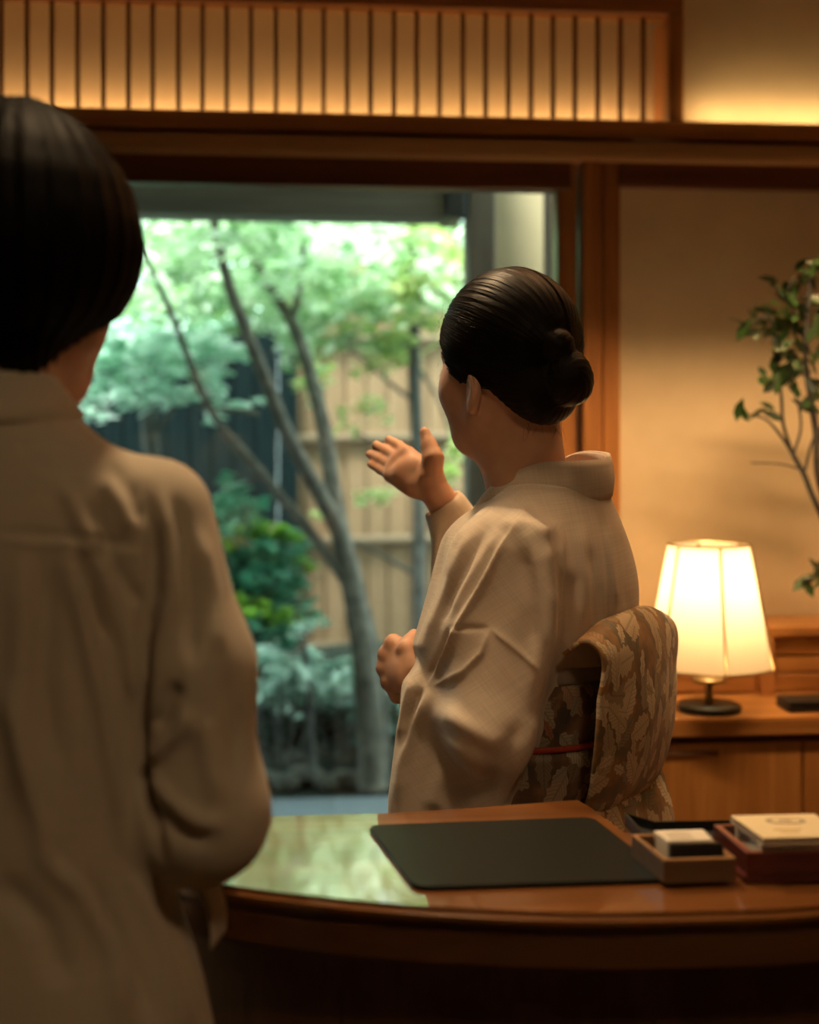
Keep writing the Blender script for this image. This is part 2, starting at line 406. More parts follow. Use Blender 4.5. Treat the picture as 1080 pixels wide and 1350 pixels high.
M['counter'] = wood('counter', (.10, .034, .009), (.27, .10, .024), 'x', .30, .5, coat=1.0, coat_rough=.03, ior=1.7, fine=.6)
nt = M['counter'].node_tree; b_ = nt.nodes['Principled BSDF']
tc = nd(nt, 'ShaderNodeTexCoord'); mp = nd(nt, 'ShaderNodeMapping'); mp.inputs['Scale'].default_value = (9, 60, 1); nz = nd(nt, 'ShaderNodeTexNoise', i_Scale=1.0, i_Detail=3.0)
nt.links.new(tc.outputs['Object'], mp.inputs[0]); nt.links.new(mp.outputs[0], nz.inputs['Vector']); bp = nd(nt, 'ShaderNodeBump', i_Strength=.05, i_Distance=.0012)
nt.links.new(nz.outputs[0], bp.inputs['Height']); nt.links.new(bp.outputs[0], b_.inputs['Coat Normal'])
M['fascia'] = wood('fascia', (.08, .030, .011), (.18, .07, .022), 'x', .3, .6, coat=.6, coat_rough=.12)
M['dark_panel'] = wood('dark_panel', (.085, .033, .014), (.16, .065, .025), 'z', .5)
M['cabinet'] = wood('cabinet', (.30, .12, .03), (.52, .24, .07), 'z', .4)
M['cabinet_x'] = wood('cabinet_x', (.30, .12, .03), (.52, .24, .07), 'x', .4)
M['weathered'] = wood('weathered', (.07, .05, .035), (.16, .12, .085), 'z', .8)
M['weathered_x'] = wood('weathered_x', (.12, .11, .085), (.22, .20, .16), 'x', .8)
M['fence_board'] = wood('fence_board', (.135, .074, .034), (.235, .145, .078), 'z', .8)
M['dark_board'] = wood('dark_board', (.002, .006, .007), (.006, .012, .013), 'z', .9, spec=.05)  # near-black: shade at the garden's left is put into the board colour
M['rail'] = wood('rail', (.10, .065, .035), (.18, .12, .07), 'x', .8)
M['bark'] = plain('bark', (.085, .075, .06), .95, var=.5, scale=28, bump=.6)
M['bark_dark'] = plain('bark_dark', (.055, .055, .05), .95, var=.5, scale=28, bump=.6)
M['rock'] = plain('rock', (.05, .046, .034), .9, var=.6, scale=16, bump=.7)
M['soil'] = plain('soil', (.022, .028, .022), .95, spec=.1, var=.5, scale=14, bump=.8)
M['gravel'] = plain('gravel', (.10, .115, .13), .85, var=.25, scale=90, bump=.8)
M['black'] = plain('black', (.012, .013, .013), .45, var=.2)
M['leather'] = plain('leather', (.010, .012, .010), .45, var=.15, scale=260, bump=.06, spec=.14)
M['box_wood'] = wood('box_wood', (.08, .04, .018), (.17, .09, .04), 'x', .5)
M['box_rim'] = wood('box_rim', (.22, .11, .045), (.36, .19, .08), 'x', .5)
M['lacquer'] = plain('lacquer', (.095, .018, .014), .35, var=.2, coat=.4)
M['paper'] = plain('paper', (.70, .64, .54), .8, var=.03)
M['paper_cream'] = plain('paper_cream', (.80, .66, .42), .7, var=.03)
M['print'] = plain('print', (.42, .33, .22), .8, var=.1)
M['print_pale'] = plain('print_pale', (.58, .52, .43), .8, var=.05)
M['print_gold'] = plain('print_gold', (.62, .44, .20), .7, var=.05)
M['brass'] = plain('brass', (.50, .36, .18), .3, metal=1, var=.05)
M['iron'] = plain('iron', (.03, .032, .028), .35, metal=.4, var=.1)
M['skin'], nt, b_ = mat('skin')
nz = nd(nt, 'ShaderNodeTexNoise', i_Scale=35.0, i_Detail=3.0); tc = nd(nt, 'ShaderNodeTexCoord'); nt.links.new(tc.outputs['Object'], nz.inputs['Vector'])
nt.links.new(ramp(nt, nz.outputs[0], [(.3, (.56, .30, .20)), (.7, (.64, .37, .25))]), b_.inputs['Base Color'])
b_.inputs['Roughness'].default_value = .55; b_.inputs['Subsurface Weight'].default_value = .12; b_.inputs['Subsurface Radius'].default_value = (.01, .004, .002); b_.inputs['Subsurface Scale'].default_value = .5
M['linen'] = weave('linen', (.64, .53, .43), (0, math.radians(35), YAW*-1))
M['linen_back'] = weave('linen_back', (.64, .53, .43), (0, math.radians(4), -YAW))
M['silk_collar'] = weave('silk_collar', (.60, .46, .38), (0, 0, 0), .6, .05)
M['shirt'] = weave('shirt', (.49, .42, .33), (0, 0, -YAW), .9, .025, .003)
M['obi'] = brocade('obi', (.38, .19, .065), [(.70, .53, .34), (.58, .42, .24), (.80, .64, .44), (.45, .34, .17)], (.13, .09, .04))
M['obi_band'] = brocade('obi_band', (.24, .13, .07), [(.42, .36, .27), (.28, .22, .15), (.46, .38, .27), (.36, .13, .07)], (.08, .06, .05))
M['obi_age'] = plain('obi_age', (.34, .30, .25), .8, var=.1)
M['cord'] = plain('cord', (.42, .05, .02), .7, var=.2, scale=300)
def hairmat(name, c0, c1, rough=.34):
    m, nt, b = mat(name); sp_ = .13 if name == 'hair' else .04; at = nd(nt, 'ShaderNodeAttribute', attribute_name='flow')
    n = nd(nt, 'ShaderNodeTexNoise', i_Scale=1.0, i_Detail=4.0, i_Roughness=.7); nt.links.new(at.outputs['Vector'], n.inputs['Vector'])
    nt.links.new(ramp(nt, n.outputs[0], [(.35, c0), (.72, c1)]), b.inputs['Base Color'])
    b.inputs['Roughness'].default_value = rough; b.inputs['Specular IOR Level'].default_value = sp_
    bp = nd(nt, 'ShaderNodeBump', i_Strength=.5, i_Distance=.0012); nt.links.new(n.outputs[0], bp.inputs['Height']); nt.links.new(bp.outputs[0], b.inputs['Normal'])
    return m
M['hair'] = hairmat('hair', (.004, .003, .0025), (.017, .011, .007), .42)
M['hair_black'] = hairmat('hair_black', (.003, .0026, .002), (.007, .005, .004), .5)
# glass: a thin clear pane that reflects at grazing angles
M['glass'], nt, b_ = mat('glass'); nt.nodes.remove(b_)
tr = nd(nt, 'ShaderNodeBsdfTransparent', i_Color=(.93, .98, .96, 1)); gl = nd(nt, 'ShaderNodeBsdfGlossy', i_Roughness=.01); fr = nd(nt, 'ShaderNodeFresnel', i_IOR=1.5); mx = nd(nt, 'ShaderNodeMixShader')
nt.links.new(fr.outputs[0], mx.inputs[0]); nt.links.new(tr.outputs[0], mx.inputs[1]); nt.links.new(gl.outputs[0], mx.inputs[2]); nt.links.new(mx.outputs[0], nt.nodes['Material Output'].inputs[0])
# lamp shade: thin washi paper that lets the bulb's light through
M['shade'], nt, b_ = mat('shade'); b_.inputs['Base Color'].default_value = (.85, .76, .58, 1); b_.inputs['Roughness'].default_value = .9
tl = nd(nt, 'ShaderNodeBsdfTranslucent', i_Color=(.92, .80, .58, 1)); mx = nd(nt, 'ShaderNodeMixShader', i_0=.72)
nt.links.new(b_.outputs[0], mx.inputs[1]); nt.links.new(tl.outputs[0], mx.inputs[2]); nt.links.new(mx.outputs[0], nt.nodes['Material Output'].inputs[0])
M['bulb'], nt, b_ = mat('bulb'); b_.inputs['Emission Color'].default_value = (1, .72, .4, 1); b_.inputs['Emission Strength'].default_value = 30
M['led'], nt, b_ = mat('led'); b_.inputs['Emission Color'].default_value = (1, .62, .28, 1); b_.inputs['Emission Strength'].default_value = 4

# ================================================================== room
WF = 3.15                                    # the window wall's inner face
X0, X1, YB, CEIL = -2.6, 2.4, -2.2, 2.55
struct('floor', bx(X0-.1, X1+.1, YB-.1, WF+.12, -.1, 0, 0), wood('floor_wood', (.10, .05, .02), (.2, .1, .045), 'x', .4))
struct('ceiling', bx(X0-.1, X1+.1, YB-.1, WF+.22, CEIL, CEIL+.1, 0), plain('ceiling_paint', (.35, .29, .2), .9))
struct('shadow_baffle', bx(X0, X1, 2.49, 2.51, 2.185, CEIL, .002), M['cedar_x'])  # unseen baffle added to cut the washer's light off the upper wall
struct('wall_left', bx(X0-.1, X0, YB, WF+.2, 0, CEIL, 0), M['plaster'])
struct('wall_right', bx(X1, X1+.1, YB, WF+.2, 0, CEIL, 0), M['plaster'])
struct('wall_back', bx(X0-.1, X1+.1, YB-.1, YB, 0, CEIL, 0), M['plaster'])
xg = WY(735, 400, WF)[0]                     # right edge of the glass
xp0 = WY(764, 400, WF)[0]; xp1 = WY(815, 400, WF)[0]
zh = lambda y, Y=WF: WY(540, y, Y)[2]
z_head = zh(247); z_led = zh(208)
struct('wall_window_right', bx(xp1-.01, X1, WF, WF+.12, 0, z_led+.02, 0), M['plaster'])
zr0, zr1 = WY(540, 152, WF)[2], WY(540, 14, WF)[2]
xr = WY(897, 100, WF)[0]
struct('wall_window_upper', bx(xr-.01, X1, WF, WF+.12, z_led+.02, CEIL, 0), M['plaster'])
# wall band over the window, behind the transom
struct('wall_window_top', bx(X0, xr, WF+.10, WF+.2, z_led, CEIL, 0), M['plaster'])
struct('wall_window_lintel', bx(X0, xr-.02, WF, WF+.12, zr1+.05, CEIL, 0), M['plaster'])
# lintel rail, moulding and head
YF = WF-.075
struct('trim_1', bx(X0, X1, YF, WF+.02, WY(540, 175, YF)[2], WY(540, 151, YF)[2], .004), M['lit_ledge_wood'])
struct('trim_2', bx(X0, X1, YF-.012, WF+.02, WY(540, 203, YF)[2], WY(540, 181, YF)[2], .006, 2), M['pale_wood'])
struct('trim_3', bx(X0, xp1+.02, YF+.02, WF+.02, WY(540, 182, YF)[2], WY(540, 174, YF)[2], .001), M['cedar_dark_x'])
# transom: frame and every slat
t4 = struct('trim_4', bx(X0, xr, WF-.03, WF+.03, zr1, zr1+.05, .003), M['cedar_x'])
tag(t4, 'slatted wooden transom over the garden window')
obj('frame_stile', bx(xr-WY(897, 100, WF)[0]+WY(878, 100, WF)[0], xr, WF-.03, WF+.10, zr0-.01, zr1+.002, .003), M['cedar_z'], t4)
slx = [0, 34, 67, 101, 135, 168, 200, 234, 266, 298, 330, 363, 394, 426, 457, 488, 519, 549, 579, 610, 640, 670, 700, 729, 758, 788, 818, 848]
slat0 = None
xs_ = [WY(x+1, 80, WF)[0] for x in slx]; xs_ = [xs_[0]-(xs_[1]-xs_[0])*k for k in range(8, 0, -1)]+xs_
for x in xs_:
    if slat0 is None: slat0 = obj('slat', bx(-.0045, .0045, -.007, .007, zr0-.006, zr1+.004, .001), M['slat_wood'], t4); o = slat0
    else: o = slat0.copy(); COL.objects.link(o); o.parent = t4
    o.location = (x, WF+.008, 0)
# light strips lying on the ledge
led = struct('trim_5', bx(X0, xr-.04, WF+.05, WF+.062, zr0-.045, zr0-.035, 0), M['led'])
light('cove_strip_left', 'AREA', ((X0+xr)/2, WF+.055, zr0-.02), 3.4, (1, .58, .23), ((X0+xr)/2, WF+.10, zr0+.02), size=xr-X0-.1, size_y=.02)
light('cove_strip_right', 'AREA', ((xr+X1)/2, WF-.05, zr0+.004), 1.35, (1, .66, .28), ((xr+X1)/2, WF, zr0+.03), size=X1-xr-.05, size_y=.02)
# window: head, stile, post boards, pane
w1 = struct('window_1', bx(X0, xg+.03, WF-.01, WF+.06, z_head, z_led+.01, .003), M['cedar_dark_x'])
tag(w1, 'dark wooden framed picture window onto the garden')
obj('stile', bx(xg, xp0-.006, WF-.005, WF+.055, 0, z_led+.004, .003), M['cedar_z'], w1)
obj('pane', bx(X0, xg+.01, WF+.022, WF+.028, .0, z_head+.01, 0), M['glass'], w1)
obj('sill', bx(X0, xg+.01, WF-.02, WF+.07, 0, .10, .004), M['cedar_dark_x'], w1)
xm = WY(791, 400, WF)[0]
struct('trim_6', bx(xp0+.002, xm-.002, WF-.03, WF+.1, 0, z_led+.006, .004), M['cedar_z'])
struct('trim_7', bx(xm+.001, xp1, WF-.022, WF+.1, 0, z_led+.005, .004), M['cedar_z'])
struct('trim_8', bx(xp1-.01, X1, WF-.022, WF+.02, WY(900, 250, WF)[2], z_led+.008, .003), M['cedar_dark_x'])

# ================================================================== garden
GZ = .10
struct('ground', bx(-9, 9, WF+.12, 14, GZ-.3, GZ-.02, 0), M['soil'])
struct('path', bx(-5, 4, WF+.13, QH(440, 1051, GZ)[1], GZ-.1, GZ, .004), M['gravel'])
YE = 4.05
zb0 = WY(400, 284, YE)[2]
eb = struct('trim_9', bx(-4, WY(612, 260, YE)[0], YE, YE+.16, zb0, zb0+.30, .006), M['weathered_x']); tag(eb, 'grey weathered eave beam outside the window')
struct('trim_10', bx(WY(590, 260, YE)[0], WY(613, 260, YE)[0], YE-.03, YE+.19, zb0-.004, zb0+.32, .004), M['black'])
struct('trim_11', bx(WY(617, 400, YE)[0], WY(652, 400, YE)[0], YE-.02, YE+.10, GZ-.05, zb0+.32, .004), M['weathered'])
struct('soffit_blocker', bx(-4, WY(655, 400, YE)[0], WF+.12, YE+.25, zb0+.31, zb0+.36, 0), M['weathered_x'])  # unseen, added to keep sky off the beam; cut short past the post
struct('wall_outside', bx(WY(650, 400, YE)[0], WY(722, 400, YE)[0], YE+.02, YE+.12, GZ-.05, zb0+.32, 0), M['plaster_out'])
struct('trim_12', bx(WY(722, 400, YE-.3)[0], WY(740, 400, YE-.3)[0]+.3, YE-.32, YE-.24, 0, zb0+.32, .003), M['weathered'])
YFN = 6.4
def fence(name, label, x0, x1, Y, z0, z1, mt, rails, w=.095):
    root = thing(name, label, 'fence', ((x0+x1)/2, Y, z0))
    x = x0; b0 = None; n = 0
    while x < x1:
        if b0 is None: b0 = obj('board', bx(-w/2+.004+((x0+x1)/2), w/2-.004+((x0+x1)/2), Y, Y+.02, z0, z1, .003), mt, root); o = b0
        else: o = b0.copy(); COL.objects.link(o); o.parent = root
        o.location = (x+w/2-(x0+x1)/2, random.uniform(-.006, .006), random.uniform(-.01, .01)); x += w
    obj('backing', bx(x0, x1, Y+.026, Y+.032, z0, z1-.03, 0), mt, root)
    for zr in rails: obj('rail', tube([(x0, Y-.03, zr), (x0+(x1-x0)*.5, Y-.032, zr+.012), (x1, Y-.03, zr)], .021, 10), M['rail'], root, True)
    return root
xf0 = WY(372, 600, YFN)[0]
fence('board_fence', 'tan upright board fence with dark pole rails behind the garden trees', xf0, 2.6, YFN, GZ, WY(500, 345, YFN)[2], M['fence_board'], [WY(500, y, YFN)[2] for y in (449, 578, 712, 850)])
fence('dark_fence', 'dark teal-black board fence with shade in its colour at the left of the garden', -4.2, xf0-.02, YFN-.12, GZ, WY(300, 440, YFN)[2], M['dark_board'], [WY(300, 700, YFN)[2]])

def leaf_mesh(C, size, up=.5, curl=.25):
    """one folded six-point leaf at every centre in C"""
    n = len(C); base = np.array([(0, -1, 0), (.42, -.25, curl*.5), (.30, .45, curl*.35), (0, 1, -.1), (-.30, .45, curl*.35), (-.42, -.25, curl*.5), (0, -.1, -.05)])*.5
    nrm = rng.normal(size=(n, 3)); nrm[:, 2] = np.abs(nrm[:, 2])+up*3; nrm /= np.linalg.norm(nrm, axis=1, keepdims=True)
    t = rng.normal(size=(n, 3)); t -= (t*nrm).sum(1, keepdims=True)*nrm; t /= np.linalg.norm(t, axis=1, keepdims=True); s = np.cross(t, nrm)
    sz = size*rng.uniform(.6, 1.3, n)[:, None, None]
    V = C[:, None, :]+sz*(base[None, :, :1]*s[:, None]+base[None, :, 1:2]*t[:, None]+base[None, :, 2:]*nrm[:, None])
    f = np.array([(6, 0, 1), (6, 1, 2), (6, 2, 3), (6, 3, 4), (6, 4, 5), (6, 5, 0)])
    F = (np.arange(n)*7)[:, None, None]+f[None]
    return V.reshape(-1, 3), F.reshape(-1, 3)
def cloud(blobs):
    """blobs: (px, py, z, rx px, ry px, rz m, n) -> points, gathered in small sprays"""
    out = []
    for px, py, z, rx, ry, rz, n in blobs:
        k = max(3, n//14); sp = rng.normal(size=(k, 3))*.52; sp /= np.maximum(1, np.linalg.norm(sp, axis=1, keepdims=True))
        which = rng.integers(0, k, n); d = sp[which]+rng.normal(size=(n, 3))*np.array([.13, .13, .10])
        d[:, 1] += .35*np.abs(d[:, 0]-sp[which][:, 0])
        c = Q(px, py, z); m = z/FPX
        out.append(c+d[:, :1]*R_*rx*m+d[:, 2:]*F_*rz-d[:, 1:2]*np.array([0, 0, 1])*ry*m)
    return np.vstack(out)
def branch(pts, z, r0, r1, dz=0, m=5, n=8):
    P = spline([(p[0], p[1], z+dz*i/(len(pts)-1)) for i, p in enumerate(pts)], m)
    return tube([Q(*p) for p in P], list(np.linspace(r0, r1, len(P))), n)
LM = leafmat('maple_leaf', [(.20, .38, .15), (.36, .56, .29), (.54, .71, .46), (.74, .85, .65), (.84, .91, .78), (.28, .48, .25)], .5)
LMD = leafmat('canopy_leaf', [(.14, .30, .08), (.26, .46, .15), (.40, .60, .25), (.56, .72, .40), (.18, .36, .12)], .5)
LM2 = leafmat('highlight_leaf', [(.36, .62, .46), (.56, .80, .66), (.80, .93, .86), (.86, .95, .90), (.26, .52, .38)], .45, .25)  # near-white tones are leaf highlights put into the colour
LM3 = leafmat('shrub_leaf', [(.03, .16, .10), (.05, .24, .14), (.08, .33, .20), (.05, .20, .13), (.22, .50, .34)], .3, .3)
LM4 = leafmat('new_leaf', [(.30, .56, .07), (.45, .68, .12), (.22, .46, .06)], .5)
LM5 = leafmat('grass_leaf', [(.25, .42, .34), (.42, .58, .48), (.58, .70, .60), (.18, .32, .26)], .35)
LM6 = leafmat('olive_leaf', [(.25, .40, .10), (.42, .55, .18), (.55, .60, .28), (.66, .62, .38)], .5)
def tree(name, label, base, branches, blobs, size, lm, bark, group=None, up=.5):
    t = thing(name, label, 'tree', base, group)
    obj('trunk', branches[0], bark, t, True)
    for b in branches[1:]: obj('branch', b, bark, t, True)
    if blobs is not None:
        o = obj('foliage', leaf_mesh(cloud(blobs), size, up), lm, t); o['kind'] = 'stuff'
    return t
zA = 4.85
tree('maple_tree', 'slender grey maple whose trunk forks into long leaning branches mid garden', QH(492, 1034, GZ),
     [branch([(492, 1040), (488, 960), (482, 880), (470, 800), (457, 735)], zA, .052, .040),
      branch([(458, 745), (446, 690), (438, 640), (426, 560), (408, 490), (385, 425), (350, 370), (325, 315), (300, 240)], zA, .036, .012, .2),
      branch([(464, 765), (446, 700), (415, 640), (380, 575), (348, 495), (322, 430), (300, 370), (284, 300), (268, 235)], zA, .034, .013, -.35),
      branch([(462, 775), (420, 715), (370, 655), (328, 605), (292, 562), (265, 515), (240, 450), (205, 365), (180, 320)], zA, .022, .008, -.4),
      branch([(385, 425), (395, 380), (400, 320), (398, 270)], zA+.1, .014, .008, .1),
      branch([(340, 545), (300, 540), (262, 536)], zA-.2, .010, .005, .1),
      branch([(505, 1036), (503, 960), (498, 880), (480, 800)], zA+.12, .030, .022, -.1)],
     [(240, 320, 4.9, 120, 70, .5, 450), (330, 330, 5.0, 120, 70, .6, 800), (420, 330, 5.3, 110, 80, .6, 800), (250, 395, 4.8, 90, 45, .4, 170),
      (370, 400, 5.2, 80, 60, .5, 320), (520, 350, 5.4, 110, 80, .5, 700), (460, 400, 5.3, 80, 60, .4, 300), (350, 260, 4.6, 190, 40, .4, 500), (400, 470, 5.1, 40, 90, .2, 90)], .075, LM, M['bark'])
tree('pale_maple_tree', 'maple with highlights in its mint leaf colour spreading low layers beside the seated-height dark fence', QH(195, 1000, GZ),
     [branch([(195, 1010), (200, 800), (203, 640), (196, 560), (190, 500)], 5.2, .045, .025), branch([(198, 580), (240, 530), (300, 520)], 5.2, .014, .006), branch([(192, 520), (150, 480), (110, 470)], 5.2, .014, .006)],
     [(150, 455, 4.9, 130, 30, .35, 420), (230, 450, 4.9, 120, 32, .35, 420), (120, 510, 4.8, 110, 45, .35, 420), (200, 512, 4.9, 90, 26, .3, 260), (270, 470, 5.0, 70, 30, .3, 200), (285, 510, 4.9, 30, 45, .2, 120), (315, 535, 4.9, 50, 10, .2, 60), (60, 440, 4.9, 90, 80, .4, 300)],
     .07, LM2, M['bark_dark'], up=.9)
tree('slim_tree', 'thin upright dark trunk with sparse leaves before the tan fence', QH(553, 1012, GZ),
     [branch([(553, 1014), (553, 900), (552, 760), (552, 640), (548, 520), (546, 420), (540, 330), (538, 250)], 5.4, .030, .018),
      branch([(549, 530), (520, 510), (480, 475), (450, 455)], 5.4, .009, .004), branch([(551, 640), (520, 600), (470, 570)], 5.4, .010, .004, -.1),
      branch([(547, 440), (575, 400), (605, 370)], 5.4, .009, .004), branch([(552, 760), (500, 730), (440, 705)], 5.4, .010, .004, .1), branch([(548, 480), (580, 530), (600, 600)], 5.4, .008, .004)],
     [(500, 420, 5.5, 90, 60, .35, 220), (560, 400, 5.4, 70, 80, .35, 260), (480, 520, 5.6, 80, 60, .3, 60), (590, 330, 5.4, 60, 60, .3, 260), (430, 480, 5.7, 60, 50, .3, 50), (500, 690, 5.6, 80, 40, .2, 45), (590, 570, 5.3, 24, 60, .2, 50)], .08, LM6, M['bark_dark'])
tree('tall_tree', 'tall leafy tree rising behind both fences', QH(430, 930, GZ),
     [branch([(430, 930), (432, 700), (425, 500), (420, 250)], 7.2, .10, .06), branch([(425, 420), (330, 330), (240, 280)], 7.2, .05, .02), branch([(425, 420), (520, 330), (590, 290)], 7.2, .05, .02)],
     [(230, 330, 7.3, 150, 110, .8, 800), (380, 330, 7.4, 150, 100, .8, 800), (540, 340, 7.4, 130, 80, .8, 700), (300, 420, 7.0, 150, 60, .5, 400), (150, 440, 7.0, 130, 80, .6, 500), (520, 230, 7.2, 200, 60, .8, 500), (300, 230, 7.2, 200, 60, .8, 500), (400, 130, 7.2, 300, 80, .9, 1300), (400, 20, 7.2, 280, 80, .9, 1000)], .13, LMD, M['bark_dark'])  # topmost leaf blobs are unseen, added to green the counter's reflection
tree('leafy_tree', 'leafy tree far behind the dark fence, left of the tall tree', CW(-2.9, 7.4, GZ),
     [branch([(-190, 930), (-188, 700), (-180, 500), (-170, 250)], 7.4, .09, .05), branch([(-182, 520), (-280, 380), (-360, 300)], 7.4, .04, .02), branch([(-182, 520), (-60, 400), (20, 330)], 7.4, .04, .02)],
     [(-60, 350, 7.4, 150, 120, .7, 700), (-250, 360, 7.4, 170, 120, .7, 700), (-430, 350, 7.4, 170, 130, .7, 600), (-150, 230, 7.4, 260, 80, .7, 600)], .12, LMD, M['bark_dark'])
sh = thing('shrub', 'dense blue-green shrub with yellow-green shoots left of the maple trunk', 'shrub', QH(320, 985, GZ))
obj('stem', join(branch([(330, 990), (325, 900), (318, 780), (310, 690)], 5.0, .014, .006), branch([(330, 990), (345, 880), (362, 780), (370, 700)], 5.0, .012, .005), branch([(330, 990), (290, 880), (285, 760)], 5.0, .012, .005)), M['bark_dark'], sh, True)
o = obj('foliage', leaf_mesh(cloud([(310, 680, 5.0, 50, 50, .22, 330), (335, 740, 5.0, 80, 60, .25, 600), (320, 800, 5.0, 80, 50, .25, 450), (370, 770, 5.0, 50, 70, .2, 260), (290, 730, 5.0, 40, 80, .2, 260)]), .06, .6), LM3, sh); o['kind'] = 'stuff'
o = obj('new_shoots', leaf_mesh(cloud([(360, 700, 4.85, 38, 22, .1, 90), (320, 705, 4.85, 34, 18, .1, 60), (365, 805, 4.82, 45, 26, .1, 120), (335, 790, 4.8, 40, 22, .1, 60), (395, 735, 4.85, 20, 20, .1, 20)]), .06, .6), LM4, sh); o['kind'] = 'stuff'
o['label'] = 'yellow-green young leaves'
sp = thing('sapling', 'thin dark sapling with a few bright leaves in front of the maple trunk', 'sapling', QH(412, 1020, GZ))
obj('stem', branch([(412, 1020), (408, 930), (402, 860), (388, 805)], 4.8, .016, .007), M['bark_dark'], sp, True)
o = obj('foliage', leaf_mesh(cloud([(410, 825, 4.78, 26, 14, .06, 26), (385, 835, 4.78, 14, 10, .06, 8), (378, 940, 4.75, 16, 10, .06, 8), (352, 912, 4.7, 14, 9, .06, 8)]), .06, .8), LM2, sp); o['kind'] = 'stuff'
def bamboo_grass(label, blobs, px, py):
    g = thing('bamboo_grass', label, 'plant', QH(px, py, GZ), 'pale bamboo grass under the trees')
    st = []
    for b in blobs:
        for k in range(5):
            x = b[0]+random.uniform(-.6, .6)*b[3]; st.append(branch([(px+(x-px)*.4, py), (px+(x-px)*.8, (py+b[1])/2), (x, b[1])], b[2], .005, .003, m=3, n=5))
    obj('stem', join(*st), M['bark_dark'], g, True)
    o = obj('foliage', leaf_mesh(cloud(blobs), .085, .7), LM5, g); o['kind'] = 'stuff'
bamboo_grass('pale bamboo grass clump below the blue-green shrub', [(350, 880, 4.75, 60, 36, .2, 240), (390, 900, 4.75, 50, 30, .2, 150)], 365, 1010)
bamboo_grass('pale bamboo grass clump around the foot of the maple trunk', [(440, 888, 5.25, 60, 36, .15, 220), (478, 915, 5.3, 50, 30, .15, 130)], 450, 985)
bamboo_grass('pale bamboo grass clump right of the slim dark trunk', [(575, 900, 5.0, 50, 50, .2, 150)], 570, 1010)
mb = struct('terrain_bank', sheet([[np.array([x, 5.15+.9*v, GZ-.04+(.30+.06*math.sin(3*x))*math.sin(v*1.45)]) for x in np.linspace(-4, 2.5, 60)] for v in np.linspace(0, 1, 10)], 0), M['soil'], None, True)
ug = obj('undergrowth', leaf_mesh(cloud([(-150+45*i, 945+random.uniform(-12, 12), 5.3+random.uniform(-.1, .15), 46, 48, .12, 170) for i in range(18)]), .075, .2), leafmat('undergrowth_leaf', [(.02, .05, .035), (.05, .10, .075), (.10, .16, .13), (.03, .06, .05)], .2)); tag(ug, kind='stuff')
# rocks along the path
def rock(c, r, seed):
    bm = bmesh.new(); bmesh.ops.create_icosphere(bm, subdivisions=2, radius=1)
    q = np.random.default_rng(seed); D = q.normal(size=(7, 3)); D /= np.linalg.norm(D, axis=1, keepdims=True); hgt = q.uniform(.62, .95, 7)
    for v in bm.verts:
        p = np.array(v.co)
        for d, hh in zip(D, hgt):
            e = p@d
            if e > hh: p = p-d*(e-hh)
        v.co = Vector(p*np.array(r))+Vector(c)
    return bm_out(bm)
spots = [(346, 1036, .048), (376, 1042, .045), (404, 1034, .055), (430, 1042, .042), (456, 1037, .048), (486, 1044, .036), (512, 1042, .04), (540, 1036, .055), (574, 1042, .055), (318, 1043, .038), (284, 1037, .05), (350, 1003, .05), (390, 1008, .045), (424, 1004, .055), (456, 1006, .045), (522, 1006, .05), (582, 1004, .05)]
ORD = ['first', 'second', 'third', 'fourth', 'fifth', 'sixth', 'seventh', 'eighth', 'ninth', 'tenth', 'eleventh', 'twelfth']
for i, (px, py, r) in enumerate(spots):
    c = QH(px, py, GZ); c = c+np.array([0, .05, .3*r])
    o = obj('rock', rock(c, (r*1.25, r, r*.75), i), M['rock'], None, loc=c-np.array([0, 0, .5*r]))
    where = 'front row' if py > 1015 else 'back row'
    k = sum(1 for q in spots if (q[1] > 1015) == (py > 1015) and q[0] < px)
    tag(o, f'dark mossy garden rock, {ORD[k]} from the left in the {where} along the path', 'rock', f'garden rocks, {where}')

# ================================================================== cabinet, lamp, branch
CT = .76
Yc0 = QH(1000, 947, CT)[1]; Yl = QH(1000, 915, CT)[1]
xc0 = WY(790, 950, Yc0)[0]; xc1 = X1-.02
cab = thing('side_cabinet', 'orange wood low cabinet under the table lamp', 'cabinet', ((xc0+xc1)/2, (Yc0+WF)/2, 0))
obj('body', bx(xc0+.01, xc1-.01, Yc0+.03, WF-.004, .06, CT-.05, .002), M['cabinet'], cab)
obj('plinth', bx(xc0+.03, xc1-.03, Yc0+.06, WF-.03, 0, .06, .002), M['dark_panel'], cab)
obj('worktop', bx(xc0, xc1, Yc0, WF-.004, CT-.036, CT, .004, 2), M['cabinet_x'], cab)
xd = WY(1057, 1000, Yc0+.02)[0]
for a, b in ((xc0+.014, xd-.47), (xd-.466, xd-.002), (xd+.002, xd+.46), (xd+.464, xc1-.014)):
    d = obj('door', bx(a, b, Yc0+.012, Yc0+.032, .07, CT-.05, .002), M['cabinet'], cab)
    obj('finger_groove', bx((a+b)/2-.06, (a+b)/2+.06, Yc0+.009, Yc0+.014, CT-.075, CT-.065, .001), M['dark_panel'], d)
